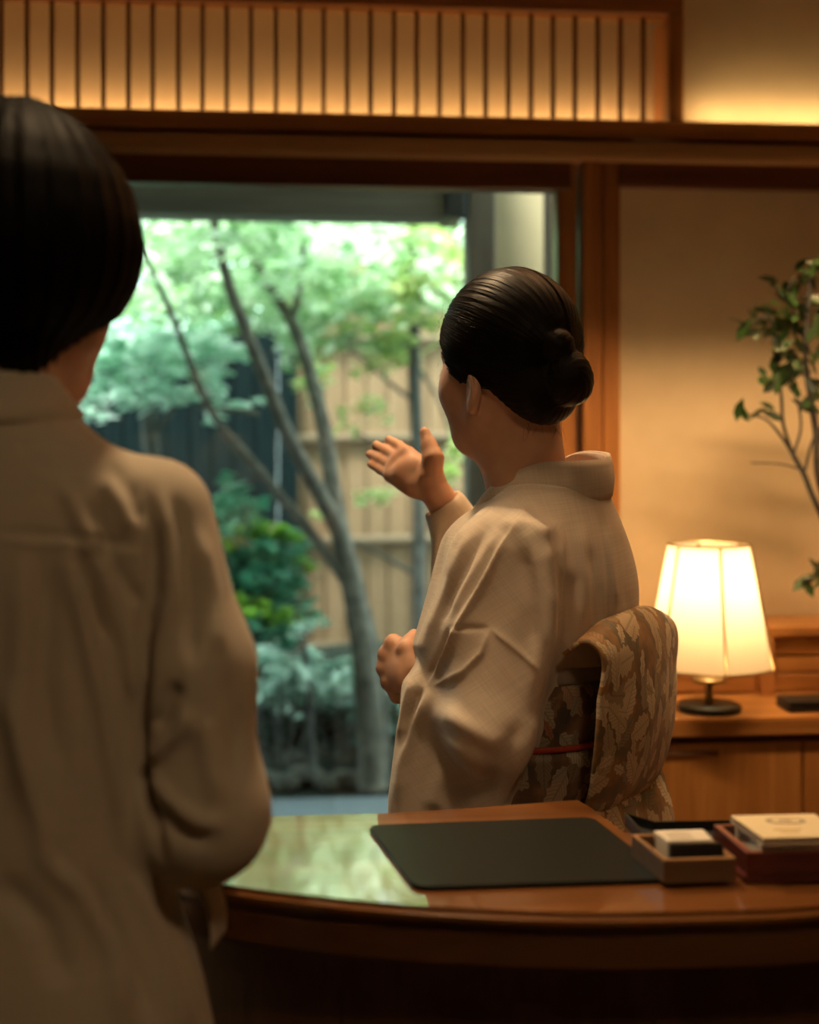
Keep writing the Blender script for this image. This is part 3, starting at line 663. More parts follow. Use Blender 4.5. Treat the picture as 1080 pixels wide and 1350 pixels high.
# raised ledge at the back of the cabinet
lh = WY(1050, 826, Yl)[2]
led = thing('back_ledge', 'raised wooden ledge with recessed panels along the wall behind the lamp', 'ledge', ((xc0+xc1)/2, (Yl+WF)/2, CT))
obj('top_board', bx(xc0+.1, xc1, Yl-.004, WF-.004, lh-.022, lh, .003), M['cabinet_x'], led)
xq0, xq1 = WY(1001, 870, Yl)[0], WY(1020, 870, Yl)[0]
obj('back_board', bx(xc0+.1, xc1, Yl+.03, WF-.006, CT+.001, lh-.022, .001), M['cabinet_x'], led)
for k, (a, b) in enumerate(((xc0+.1, xq0), (xq1, xc1))):
    zz = CT+.002
    for j in range(3): obj('plank', bx(a+.002, b-.002, Yl+.012+.004*(j % 2), Yl+.03, zz+j*(lh-.024-zz)/3+.002, zz+(j+1)*(lh-.024-zz)/3-.002, .002), M['cabinet_x'], led)
obj('upright', bx(xq0, xq1, Yl-.012, Yl+.03, CT+.001, lh-.0225, .003), M['cedar_z'], led)
# dark case lying on the cabinet at the right edge
pk = QH(1068, 936, CT)
ch = thing('black_case', 'flat black case lying on the cabinet right of the lamp', 'case', (pk[0], pk[1], CT))
obj('case_body', bx(pk[0]-.055, pk[0]+.09, pk[1]-.03, pk[1]+.05, CT+.0005, CT+.014, .004, 2), M['black'], ch)
obj('lid', bx(pk[0]-.056, pk[0]+.091, pk[1]-.031, pk[1]+.051, CT+.0145, CT+.022, .003, 2), M['black'], ch)
# lamp
zl = 2.90; lb = QH(935, 937, CT); u = zl/FPX
lx, ly = lb[0], lb[1]
def lz(y): return Q(935, y, float(lb@F_))[2]
u = float(lb@F_)/FPX
lamp = thing('table_lamp', 'glowing table lamp with a flared cream paper shade on the cabinet', 'lamp', (lx, ly, CT))
obj('base', lathe([(.0, 0.0006), (.062, 0.0006), (.064, .004), (.064, .012), (.060, .016), (.0, .017)], (lx, ly, CT), 48, True), M['iron'], lamp, True)
obj('stem', lathe([(.009, .014), (.008, .03), (.008, lz(880)-CT+.03)], (lx, ly, CT), 20), M['brass'], lamp, True)
zs0 = lz(897)-CT
obj('collar', lathe([(.001, zs0-.004), (.033, zs0-.003), (.036, zs0+.002), (.033, zs0+.006), (.001, zs0+.007)], (lx, ly, CT), 32, True), M['brass'], lamp, True)
s0, s1 = lz(877), lz(718); r0, r1 = 84*u, 54*u
def shade_r(t, ang): # six gently flattened panels between ribs
    a = ((ang+math.pi/6) % (math.pi/3))-math.pi/6
    return (r0+(r1-r0)*t)*(1-.035*(1-math.cos(6*(a)))/2*1.0)
NA = 72; a_off = math.atan2(-F_[1], -F_[0])+.05
rows = [[(lx+shade_r(t, i*2*math.pi/NA)*math.cos(a_off+i*2*math.pi/NA), ly+shade_r(t, i*2*math.pi/NA)*math.sin(a_off+i*2*math.pi/NA), s0+(s1-s0)*t) for i in range(NA+1)] for t in np.linspace(0, 1, 12)]
sho = obj('lamp_shade', sheet(rows, 0), M['shade'], lamp, True)
for k in range(6):
    an = k*math.pi/3; P = [(lx+(shade_r(t, an)+.0008)*math.cos(a_off+an), ly+(shade_r(t, an)+.0008)*math.sin(a_off+an), s0+(s1-s0)*t) for t in (0, .5, 1)]
    obj('rib', tube(P, .0030, 6), M['brass'], sho, True)
for t, r in ((0, .0022), (1, .0026)):
    obj('rim', tube([(lx+(shade_r(t, i*2*math.pi/NA)+.0005)*math.cos(a_off+i*2*math.pi/NA), ly+(shade_r(t, i*2*math.pi/NA)+.0005)*math.sin(a_off+i*2*math.pi/NA), s0+(s1-s0)*t) for i in range(NA+1)], r, 6), M['brass'], sho, True)
zbulb = s0+(s1-s0)*.52
obj('bulb', lathe([(.001, -.03), (.018, -.022), (.027, 0), (.018, .022), (.001, .03)], (lx, ly, zbulb), 20, True), M['bulb'], lamp, True)
for a in range(3):
    t = a*2*math.pi/3+.3; obj('spider_arm', tube([(lx, ly, s1-.02), (lx+(r1)*math.cos(t), ly+(r1)*math.sin(t), s1-.004)], .0016, 6), M['brass'], lamp, True)
light('lamp_bulb', 'POINT', (lx, ly, zbulb+.055), 1.9, (1, .70, .36), size=.03)
# vase with branches, vase stands just outside the picture
vx = QH(1150, 928, CT)
zv = float(vx@F_)
vs = thing('vase_of_branches', 'leafy green branches leaning from a dark vase right of the lamp', 'plant', (vx[0], vx[1], CT))
obj('vase', lathe([(.001, .0006), (.05, .0006), (.075, .05), (.08, .10), (.06, .17), (.035, .20), (.04, .22), (.034, .22), (.03, .20), (.05, .15), (.05, .05), (.001, .03)], (vx[0], vx[1], CT), 32, True), M['iron'], vs, True)
zz = zv
stems = [([(1146, 830), (1118, 760), (1088, 690), (1070, 650), (1060, 625), (1046, 600)], .008, .005),
         ([(1152, 830), (1120, 730), (1082, 640), (1076, 570), (1068, 520), (1062, 470), (1066, 400), (1070, 350)], .009, .004),
         ([(1046, 600), (1030, 575), (1010, 553), (985, 546)], .004, .002), ([(1046, 600), (1033, 560), (1030, 520), (1022, 470), (1015, 420), (990, 425)], .004, .002),
         ([(1046, 600), (1056, 565), (1052, 530), (1040, 500)], .003, .002), ([(1070, 470), (1050, 420), (1040, 380), (1062, 355)], .003, .002), ([(1040, 400), (1020, 375)], .002, .0015),
         ([(1060, 625), (1072, 580), (1085, 560)], .003, .002), ([(1130, 800), (1100, 765), (1082, 748), (1066, 772)], .004, .002), ([(1078, 590), (1100, 500), (1098, 400)], .004, .002), ([(1060, 620), (1030, 612), (990, 610)], .002, .0015)]
for P, a, b in stems: obj('stem', branch(P, zz, a, b, -.02), M['bark_dark'], vs, True)
LP = plain('vase_leaf', (.024, .060, .012), .45, var=.4, scale=20)
lv, lf = leaf_mesh(np.zeros((1, 3)), .058, 0, .2)
lq = np.array([(0, -1, 0), (.40, -.35, .1), (.36, .3, .08), (0, 1, -.15), (-.36, .3, .08), (-.40, -.35, .1), (0, -.1, 0)])*.5*.060
lme = mesh_np('leaf', lq, lf); lme.materials.append(LP)
cl = [(982, 545), (975, 540), (1000, 545), (1012, 535), (1018, 548), (990, 415), (975, 425), (995, 440), (1000, 425), (1015, 418), (1022, 400), (1010, 445), (1005, 490), (1020, 480), (1028, 465), (1035, 440), (1040, 420), (1030, 410), (1050, 430), (1060, 410), (1045, 395), (1032, 385), (1055, 375), (1062, 360), (1075, 350), (1068, 370), (1040, 470), (1050, 490), (1060, 480), (1035, 500), (1025, 505), (1048, 510), (1065, 500), (1075, 470), (1070, 440), (1078, 420), (1075, 395), (1020, 430), (1035, 455), (1055, 455), (1078, 520), (1072, 540), (1064, 530), (1042, 378), (1020, 372), (1085, 750), (1075, 762), (1066, 775), (1090, 480), (1095, 430), (1100, 400), (1090, 370)]
for i, (px, py) in enumerate(cl+[(x+random.uniform(-10, 10), y+random.uniform(-10, 10)) for x, y in cl[5:60]]+[(x+random.uniform(-12, 12), y+random.uniform(-12, 12)) for x, y in cl[8:48]]):
    o = bpy.data.objects.new('leaf', lme); COL.objects.link(o); o.parent = vs
    c = Q(px, py, zz+random.uniform(-.05, .03))-np.array(vs.location); o.location = Vector(c)
    o.rotation_euler = (random.uniform(.3, 1.6), random.uniform(-.9, .9), random.uniform(0, 6.3)); s_ = random.uniform(.6, 1.0); o.scale = (s_, s_, s_)

# ================================================================== counter
CH = .90
front = [(-.36, 1.60), (-.33, 1.50), (-.27, 1.415), (-.19, 1.361), (-.099, 1.325), (-.02, 1.302), (.06, 1.287), (.159, 1.277), (.27, 1.281), (.373, 1.295), (.55, 1.35), (.75, 1.45), (.9, 1.56)]
fc = spline(front, 6)
back = [(.95, 1.80), (.70, 1.66)]+[((p[0]-CX)/FPX*(z_ := (CAMH-CH)*FPX/(p[1]-HY)), z_) for p in ((1090, 1086), (960, 1088), (862, 1092), (828, 1095), (800, 1075), (780, 1061), (765, 1053), (740, 1054), (640, 1062), (520, 1070), (400, 1073), (330, 1075))]
outl = [CW(x, z)[:2] for x, z in list(fc)+back]
ctr = thing('reception_counter', 'curved reception counter with a glossy lacquered wood top', 'counter', CW(.2, 1.45, 0))
obj('counter_top', prism(outl, CH-.016, CH, .006, 3), M['counter'], ctr)
def inset(curve, d):
    c = np.array(curve); t = np.gradient(c, axis=0); n = np.stack([-t[:, 1], t[:, 0]], 1); n /= np.linalg.norm(n, axis=1, keepdims=True)
    return c+n*d
bk = np.array(back); bin_ = bk+(np.array([.25, 1.48])-bk)*.07
def band(d, z0, z1, name, m, bev=.004):
    c = inset(fc, d); return obj(name, prism([CW(x, z)[:2] for x, z in list(c[4:])+list(bin_)], z0, z1, bev), m, ctr)
band(.004, CH-.056, CH-.017, 'fascia', M['fascia'], .006)
band(.045, CH-.10, CH-.0565, 'frieze', M['dark_panel'], .002)
# base panels, one by one along the curve
cb = inset(fc, .06); cbs = list(range(4, len(cb)-1, 7))
obj('base_core', prism([CW(x, z)[:2] for x, z in list(inset(fc, .085)[6:])+list(bin_)], .06, CH-.1005, 0), M['dark_panel'], ctr)
for i0 in cbs:
    seg = cb[i0:min(i0+8, len(cb))]
    if len(seg) < 3: continue
    e0 = seg[0]+(seg[1]-seg[0])*.04; e1 = seg[-1]+(seg[-2]-seg[-1])*.04; seg = np.vstack([e0, seg[1:-1], e1]); inn = inset(seg, .02)[::-1]
    obj('base_panel', prism([CW(x, z)[:2] for x, z in list(seg)+list(inn)], .06, CH-.102, .003), M['dark_panel'], ctr)
obj('plinth', prism([CW(x, z)[:2] for x, z in list(inset(fc, .10)[8:])+list(bin_)], 0, .06, 0), M['black'], ctr)

def roundpoly(pts, r, n=6):
    out = []; P = [np.array(p, float)[:2] for p in pts]
    for i in range(len(P)):
        a, b, c = P[i-1], P[i], P[(i+1) % len(P)]; u1 = (a-b)/np.linalg.norm(a-b); u2 = (c-b)/np.linalg.norm(c-b)
        s, e = b+u1*r, b+u2*r
        for t in np.linspace(0, 1, n): out.append((1-t)**2*s+2*t*(1-t)*b+t*t*e)
    return out
pad = roundpoly([QH(546, 1172, CH+.003), QH(890, 1161, CH+.003), QH(782, 1078, CH+.003), QH(484, 1089, CH+.003)], .018)
o = obj('desk_pad', prism(pad, CH+.0004, CH+.0045, .0015), M['leather'], None, loc=CW(.08, 1.45, CH)); tag(o, 'dark green-black leather desk pad lying flat on the glossy counter', 'desk pad')
# low black tray
tp = [QH(x, y, CH+.014) for x, y in ((852, 1105), (1004, 1105), (966, 1081), (862, 1083), (824, 1072))]
tr_ = thing('black_tray', 'low black tray behind the wooden card box', 'tray', (*np.mean([p[:2] for p in tp], 0), CH))
obj('tray_base', prism([p[:2] for p in tp], CH+.0004, CH+.004, 0), M['black'], tr_)
cen = np.mean([p[:2] for p in tp], 0)
for i in range(5):
    a, b = tp[i][:2], tp[(i+1) % 5][:2]; ia, ib = a+(cen-a)*.06, b+(cen-b)*.06
    obj('rim', prism([a, b, ib, ia], CH+.004, CH+.014, .0008), M['black'], tr_)
# card box : open wooden box
def open_box(root, c4, z0, z1, t, wall, rimm, z_in):
    """c4: plan corners near-left, near-right, far-right, far-left"""
    cen = np.mean([c[:2] for c in c4], 0)
    inn = [np.array(c[:2])+(cen-c[:2])/np.linalg.norm(cen-c[:2])*t*1.4 for c in c4]
    obj('box_floor', prism([c[:2] for c in inn], z0, z_in, 0), wall, root)
    for i in range(4):
        j = (i+1) % 4; s = obj('side', prism([c4[i][:2], c4[j][:2], inn[j], inn[i]], z0, z1-.0012, .0004), wall, root)
        obj('edge_band', prism([c4[i][:2], c4[j][:2], inn[j], inn[i]], z1-.0011, z1, .0003), rimm, s)
zt = CH+.027
c4 = [QH(875, 1134, zt), QH(970, 1131, zt), QH(930, 1098, zt), QH(833, 1100, zt)]
cb_ = thing('card_box', 'small open wooden box holding white cards and a black card holder', 'box', (*np.mean([p[:2] for p in c4], 0), CH))
open_box(cb_, c4, CH+.0046, zt, .005, M['box_wood'], M['box_rim'], CH+.008)
def block(pts_px, z0, z1, bev=.0006): return prism([QH(x, y, z1)[:2] for x, y in pts_px], z0, z1, bev)
cs = thing('card_stack', 'stack of white cards standing in the wooden card box', 'cards', (*QH(905, 1110, zt)[:2], CH+.008))
obj('card_block', block([(880, 1109), (941, 1107), (927, 1093), (862, 1095)], CH+.0085, zt+.004), M['paper'], cs)
for k in range(3): obj('printed_line', block([(884-3*k, 1106-3.4*k), (916-3*k, 1105-3.4*k), (915-3*k, 1104-3.4*k), (883-3*k, 1105-3.4*k)], zt+.0042, zt+.0046, 0), M['print_pale'], cs)
hd = thing('card_holder', 'black card holder in front of the white cards in the box', 'holder', (*QH(918, 1122, zt)[:2], CH+.008))
obj('holder_body', block([(885, 1116.5), (954, 1114.5), (951, 1110), (882, 1112)], CH+.0085, zt+.0085, .001), M['black'], hd)
obj('holder_lip', block([(884, 1113.5), (952, 1111.5), (951, 1109.5), (883, 1111.5)], zt+.0086, zt+.0105, .0005), M['black'], hd)
# red-brown lacquer box and its stack of booklets
zt2 = CH+.030
c5 = [QH(985, 1124, zt2), QH(1150, 1120, zt2), QH(1090, 1082, zt2), QH(941, 1087, zt2)]
rb = thing('lacquer_box', 'dark red lacquered box on a flanged foot at the right of the counter', 'box', (*np.mean([p[:2] for p in c5], 0), CH))
cen5 = np.mean([c[:2] for c in c5], 0)
c5o = [c[:2]+(c[:2]-cen5)*.06 for c in c5]
obj('foot', prism(roundpoly(c5o, .004, 3), CH+.0005, CH+.008, .0015), M['lacquer'], rb)
open_box(rb, c5, CH+.0081, zt2, .006, M['lacquer'], plain('lacquer_edge', (.22, .07, .04), .4), CH+.016)
zk = zt2+.002
def booklet(name, label, pts, z0, z1, m, cover):
    b = thing(name, label, 'booklet', (*np.mean([QH(x, y, z1)[:2] for x, y in pts], 0), z0), 'booklets in the lacquered box')
    obj('pages', block(pts, z0, z1-.0012), M['paper'], b); obj('cover', block(pts, z1-.0011, z1, .0003), cover, b); return b
P0 = [(1004, 1115), (1118, 1112), (1080, 1084), (970, 1086)]
booklet('booklet', 'thick white booklet lowest in the red lacquered box', P0, CH+.017, zk+.004, None, M['paper'])
P1 = [(1006, 1105), (1118, 1102), (1074, 1072.5), (964, 1075)]
b2 = booklet('booklet', 'cream covered booklet with a faint crest topping the stack in the red box', P1, zk+.0042, zk+.013, None, M['paper_cream'])
ce = QH(1036, 1082, zk+.0132)
em = [ce[:2]+R_[:2]*(.020*math.cos(t))+F_[:2]*(.012*math.sin(t)) for t in np.linspace(0, 2*math.pi, 25)[:-1]]
obj('crest', prism(em, zk+.0131, zk+.0134, 0), M['print'], b2)
obj('crest_ring', prism([ce[:2]+(np.array(e)-ce[:2])*.72 for e in em], zk+.01341, zk+.01355, 0), M['paper_cream'], b2)
obj('crest_leaf', prism([ce[:2]+(np.array(e)-ce[:2])*.45*(.6+.4*abs(math.cos(2.5*i*2*math.pi/24))) for i, e in enumerate(em)], zk+.01356, zk+.0137, 0), M['print'], b2)
for k, w in ((0, 18), (1, 12)):
    obj('title_line', block([(1040-w+3*k, 1094+4*k), (1040+w+3*k, 1093+4*k), (1038+w+3*k, 1091.6+4*k), (1038-w+3*k, 1092.6+4*k)], zk+.0131, zk+.0134, 0), M['print_gold'], b2)

exec_people = True
# ================================================================== the woman
def frame(a):     # a = how far the person faces away from the picture plane, heading left
    f = -math.cos(a)*R_+math.sin(a)*F_; l = -math.sin(a)*R_-math.cos(a)*F_; return np.array([f, l, [0, 0, 1.0]])
WA = CW((715-CX)/FPX*1.95, 1.95); MB = frame(math.radians(28))
def B(f, l, u): return np.array([WA[0], WA[1], 0])+MB[0]*f+MB[1]*l+np.array([0, 0, u])
HM = frame(math.radians(46)); tilt = math.radians(4)
HM = np.array([HM[0]*math.cos(tilt)+np.array([0, 0, -1])*math.sin(tilt), HM[1], HM[0]*math.sin(tilt)+np.array([0, 0, 1])*math.cos(tilt)])
HC = Q(670, 462, 1.93)
def Hd(f, l, u): return HC+HM[0]*f+HM[1]*l+HM[2]*u
wm = thing('person', 'woman in a pale beige kimono and leaf-patterned obi gesturing to the garden', 'person', (WA[0], WA[1], 0))
def add_head(fd, H, M3, s=1.0):
    h = lambda f, l, u: H(f*s, l*s, u*s)
    fd.ell(h(-.006, 0, .008), M3, (.096*s, .074*s, .096*s), .01)
    fd.ell(h(.034, 0, -.055), M3, (.060*s, .058*s, .080*s), .03)
    fd.cap(h(.064, -.010, -.114), h(.064, .010, -.114), .019*s, None, .03)
    for q in (-1, 1):
        fd.cap(h(.010, q*.048, -.075), h(.055, q*.018, -.120), .018*s, .016*s, .025)
        fd.ell(h(.056, q*.036, -.045), M3, (.030*s, .026*s, .030*s), .025)
        fd.cap(h(.058, q*.034, -.060), h(.060, q*.022, -.105), .024*s, .019*s, .02)
        fd.cap(h(.084, q*.012, .004), h(.070, q*.045, .002), .010*s, .009*s, .014)
        fd.ell(h(.074, q*.031, -.016), M3, (.013*s, .014*s, .010*s), .004, 'u')
        # ear: a shell with a hollow and a lobe
        fd.ell(h(-.001, q*.074, -.054), M3, (.0125*s, .0085*s, .028*s), .006)
        fd.ell(h(.006, q*.082, -.052), M3, (.008*s, .006*s, .017*s), .004, 's')
        fd.cap(h(.004, q*.071, -.076), h(.005, q*.071, -.080), .0075*s, None, .006)
    fd.cap(h(.090, 0, -.008), h(.106, 0, -.046), .007*s, .011*s, .012)
    fd.cap(h(.092, -.010, -.050), h(.092, .010, -.050), .007*s, None, .008)
    fd.cap(h(.085, -.014, -.078), h(.085, .014, -.078), .0075*s, None, .008)
    fd.cap(h(.083, -.012, -.088), h(.083, .012, -.088), .008*s, None, .008)
lo = np.min([B(-.28, -.3, .78), B(.45, .3, .78), B(-.28, .3, .78), B(.45, -.3, .78), Q(480, 700, 2.25)-.03], 0); hi = np.max([B(-.28, -.3, 1.6), B(.45, .3, 1.6), B(-.28, .3, 1.6), B(.45, -.3, 1.6), Q(480, 560, 2.25)+.03], 0)
fd = Field(lo, hi, .0026)
add_head(fd, Hd, HM, 1.0)
fd.cap(Q(690, 560, 1.93), Q(703, 665, 1.94), .050, .052, .03)
fd.cap(Q(668, 585, 1.93), Q(690, 650, 1.95), .036, .045, .03)
fd.stack(WA, MB, [(.79, 0, 0, .09, .13), (.95, 0, 0, .085, .12), (1.1, 0, 0, .10, .14), (1.2, 0, 0, .08, .13), (1.255, -.005, 0, .045, .06)], .03)
Ssh, Eel, Wr = B(.0, .125, 1.16), B(.0, .172, .962), B(.15, .065, .985)
fd.chain([Ssh, Eel, Wr], [.036, .032, .024], .02)
# left hand: a loose fist in front of the obi
HK = [(519, 848, 2.000), (510, 863, 2.004), (508, 881, 2.002), (514, 899, 1.992)]
pal = [Q(541, 868, 1.975), Q(538, 878, 1.972), Q(536, 888, 1.968), Q(537, 900, 1.965)]
Wp = Q(550, 890, 1.965)
fd.cap(Wr, Q(546, 886, 1.968), .023, .024, .015)
for p, kq in zip(pal, HK): fd.cap(p, Q(*kq), .0165, .0118, .012)
for i, (x, y, z) in enumerate(HK):
    fd.cap(Q(x, y, z), Q(x+3, y+2, z-.004), .0125, None, .006)
    fd.chain([Q(x, y, z), Q(x+9, y+19, z+.022), Q(x+26, y+22, z+.012), Q(x+34, y+14, z-.004)], [.0112, .0098, .009, .0082], .003)
fd.chain([Q(547, 880, 1.958), Q(536, 856, 1.972), Q(541, 846, 1.985), Q(546, 837, 1.995)], [.015, .0125, .0105, .0085], .006)
# right arm, open palm
Rs, Re, Rw = B(.02, -.13, 1.17), B(.11, -.19, 1.03), Q(573, 646, 2.11)
fd.chain([Rs, Re, Rw], [.045, .038, .0225], .02)
Fb = [(538, 597, 2.142), (527, 605, 2.150), (519, 615, 2.152), (515, 627, 2.146)]
Fm = [(526, 588, 2.172), (511, 595, 2.182), (503, 606, 2.182), (502, 619, 2.172)]
Ft = [(513, 580, 2.192), (496, 587, 2.206), (488, 599, 2.206), (489, 612, 2.192)]
for i, bq in enumerate(Fb):
    wpt = Q(569-5*i, 628+5*i, 2.112+.002*i)
    fd.cap(wpt, Q(*bq), .0155, .0110, .012)
    r = (.0086, .0090, .0086, .0076)[i]
    fd.chain([Q(*bq), Q(*Fm[i]), Q(*Ft[i])], [r+.0006, r, r-.0015], .0035)
fd.ell(Q(541, 624, 2.126), [R_, F_, [0, 0, 1]], (.024, .013, .022), .015)
fd.chain([Q(569, 626, 2.100), Q(571, 604, 2.098), Q(566, 588, 2.105), Q(560, 570, 2.112)], [.0175, .0145, .0105, .0080], .010)
fd.cap(Q(545, 642, 2.118), Q(528, 628, 2.135), .014, .012, .012)
V, F = fd.mesh(); V = relax(V, F, 1, .35)
obj('body', (V, F), M['skin'], wm, True)
# fingernails are too small to pick out from the palm side
# hair: swept back into a low chignon
def hairline(f, l, u):
    g = np.interp(f, [-.13, -.09, -.06, -.035, -.018, -.006, .012, .026, .040, .055, .075, .10, .13], [-.112, -.112, -.110, -.098, -.078, -.054, -.038, -.050, -.062, -.036, .006, .058, .085])
    return (g-u+np.maximum(0, .055-np.abs(l))*np.where(f < -.04, .15, 0))*.75
fh = Field(HC-.2, HC+.2, .0026)
fh.ell(Hd(-.006, 0, .010), HM, (.104, .086, .102), .004, 'u', hairline)
fh.ell(Hd(-.062, 0, -.062), HM, (.036, .054, .044), .025)
bun = [Q(748, 497, 1.855), Q(736, 455, 1.845)]
fh.ell(bun[0], HM, (.032, .034, .038), .004)
fh.ell(Q(757, 505, 1.86), HM, (.024, .026, .028), .008)
fh.ell(bun[1], HM, (.020, .024, .021), .003)
V, F = fh.mesh(); V = relax(V, F, 2, .5)
N = normals(V, F)
BD = (np.mean(bun, 0)-HC); BD /= np.linalg.norm(BD)
e1 = np.cross(BD, [0, 0, 1]); e1 /= np.linalg.norm(e1); e2 = np.cross(BD, e1)
def flow(V):
    q = V-HC; nb = np.minimum(np.linalg.norm(V-bun[0], axis=1), np.linalg.norm(V-bun[1], axis=1))
    ang = np.arctan2(q@e1, q@e2); al = q@BD
    isb = nb < .043; w = V-bun[0]
    ang2 = np.hypot(w@R_, w[:, 2])*60+np.arctan2(w[:, 2], w@R_)*1.2
    return np.stack([np.where(isb, ang2*9, ang*46), al*22, np.zeros(len(V))], 1), isb
fl, isb = flow(V)
g = np.sin(fl[:, 0]*1.7)*np.sin(fl[:, 0]*.63+1.3)
V = V+N*(g*.00055)[:, None]
ho = obj('hair', (V, F), M['hair'], wm, True)
def set_flow(o, fl):
    a = o.data.attributes.new('flow', 'FLOAT_VECTOR', 'POINT'); a.data.foreach_set('vector', fl.astype(np.float32).ravel())
set_flow(ho, fl)
def strand_set(name, paths, r, m, parent):
    Vs = []; Fs = []; base = 0; fls = []
    for j, P in enumerate(paths):
        v, f = tube(P, list(np.linspace(r, r*.4, len(P))), 3); f = [q for q in f if len(q) == 4]
        Vs += v; Fs += [[i+base for i in q] for q in f]; base += len(v); fls += [(j*3.1, 0, 0)]*len(v)
    o = obj(name, (np.array(Vs), np.array(Fs)), m, parent, True); set_flow(o, np.array(fls)); o['kind'] = 'stuff'; return o
paths = []
for i in range(900):
    th = random.uniform(-1.9, 1.9); l0 = .088*math.sin(th)*.98
    f0 = random.uniform(.015, .095); u0 = float(np.interp(f0, [.0, .03, .05, .075, .10], [-.028, -.03, -.03, .012, .06]))
    if random.random() < .5: f0 = random.uniform(.03, .10); u0 = float(np.interp(f0, [.03, .05, .075, .10], [-.03, -.03, .012, .06]))+random.uniform(0, .05)
    d0 = np.array([f0/.108, random.choice((-1, 1, 1))*random.uniform(.0, 1), (u0-.01)/.107+random.uniform(0, .25)]); d0[1] = np.sign(d0[1])*math.sqrt(max(.0, 1-min(1, d0[0]**2+d0[2]**2))); d0 /= np.linalg.norm(d0)
    bl = HM@(bun[0]-HC); d1 = bl/np.array([.108, .088, .107]); d1 /= np.linalg.norm(d1)
    om = math.acos(max(-1, min(1, d0@d1))); P = []; lift = random.uniform(.0, .0015)
    if om < .2: continue
    t1 = random.uniform(.75, .97)
    for t in np.linspace(0, t1, 12):
        d = (math.sin((1-t)*om)*d0+math.sin(t*om)*d1)/math.sin(om); d = d/np.linalg.norm(d)
        P.append(Hd(-.006+d[0]*(.1045+lift), d[1]*(.0865+lift), .008+d[2]*(.1035+lift)))
    paths.append(P)
strand_set('hair_strands', paths, .00055, M['hair'], ho)
paths = []
for i in range(44):     # flyaways at the hairline, temple and nape
    k = random.random()
    if k < .45: p0 = Q(random.uniform(577, 600), random.uniform(400, 500), 1.95); d = -R_*random.uniform(.001, .006)+np.array([0, 0, random.uniform(-.022, .006)])
    elif k < .7: p0 = Q(random.uniform(590, 625), random.uniform(470, 500), 1.86); d = R_*random.uniform(.0, .02)+np.array([0, 0, -random.uniform(.01, .03)])
    else: p0 = Q(random.uniform(690, 750), random.uniform(550, 566), 1.88); d = R_*random.uniform(-.01, .016)+np.array([0, 0, -random.uniform(.008, .022)])
    paths.append([p0, p0+d*.5-F_*.003, p0+d+F_*random.uniform(-.005, .005)])
strand_set('loose_hair', paths, .00026, M['hair'], ho)
# kimono
lo = np.min([B(-.2, -.3, 0), B(.4, .3, 0), B(-.2, .35, 0), B(.4, -.3, 0)], 0); hi = np.max([B(-.2, -.3, 1.36), B(.4, .3, 1.36), B(-.2, .35, 1.36), B(.4, -.3, 1.36)], 0)
fk = Field((lo[0], lo[1], .0), (hi[0], hi[1], 1.3), .0031)
fk.stack(WA, MB, [(.03, .02, 0, .125, .155), (.5, .01, 0, .13, .165), (.80, 0, 0, .13, .165), (.93, .005, 0, .105, .145), (1.00, .005, 0, .105, .145), (1.06, -.004, 0, .122, .155), (1.12, -.006, 0, .124, .158), (1.175, -.004, 0, .112, .150), (1.215, -.008, 0, .095, .118), (1.240, -.012, 0, .080, .085), (1.255, -.014, 0, .07, .07)], .02)
for q in (1, -1): fk.cap(B(-.02, q*.055, 1.215), B(-.005, q*.135, 1.165), .042, .052, .04)
# chest front folds toward the left hand
fk.cap(B(.07, .05, 1.16), B(.11, .04, 1.04), .055, .055, .05)
zs = lambda px, py: 1.965-(np.clip(px, 480, 760)-510)*.00085
zf = lambda px, py: 1.93-(np.clip(px, 480, 760)-540)*.0008
fk.panel([(690, 672), (642, 680), (612, 716), (586, 762), (560, 820), (549, 850), (558, 882), (572, 903), (640, 905), (705, 800), (720, 700)], zf, .050, .025, .03)
fk.panel([(676, 690), (704, 698), (726, 730), (735, 790), (733, 840), (720, 885), (705, 925), (693, 975), (678, 1020), (667, 1060), (650, 1140), (600, 1160), (508, 1150), (512, 1050), (523, 960), (535, 899), (549, 890), (566, 904), (600, 850), (640, 760)], lambda px, py: zs(px, py)-.026, .030, .03, .02)
fk.cap(Ssh, B(-.005, .185, .96), .056, .046, .05)
fk.cap(B(-.005, .185, .955), Q(566, 905, 1.955), .046, .030, .03)
# right sleeve held out, its bag hanging behind the chest
fk.cap(B(.02, -.13, 1.165), Re, .055, .060, .04); fk.cap(Re, Q(590, 675, 2.12), .055, .034, .03)
fk.panel([(584, 662), (604, 655), (625, 690), (690, 740), (700, 900), (560, 930), (566, 800), (570, 720), (573, 690)], lambda px, py: 2.125+(px-590)*.0004, .028, .02, .018)
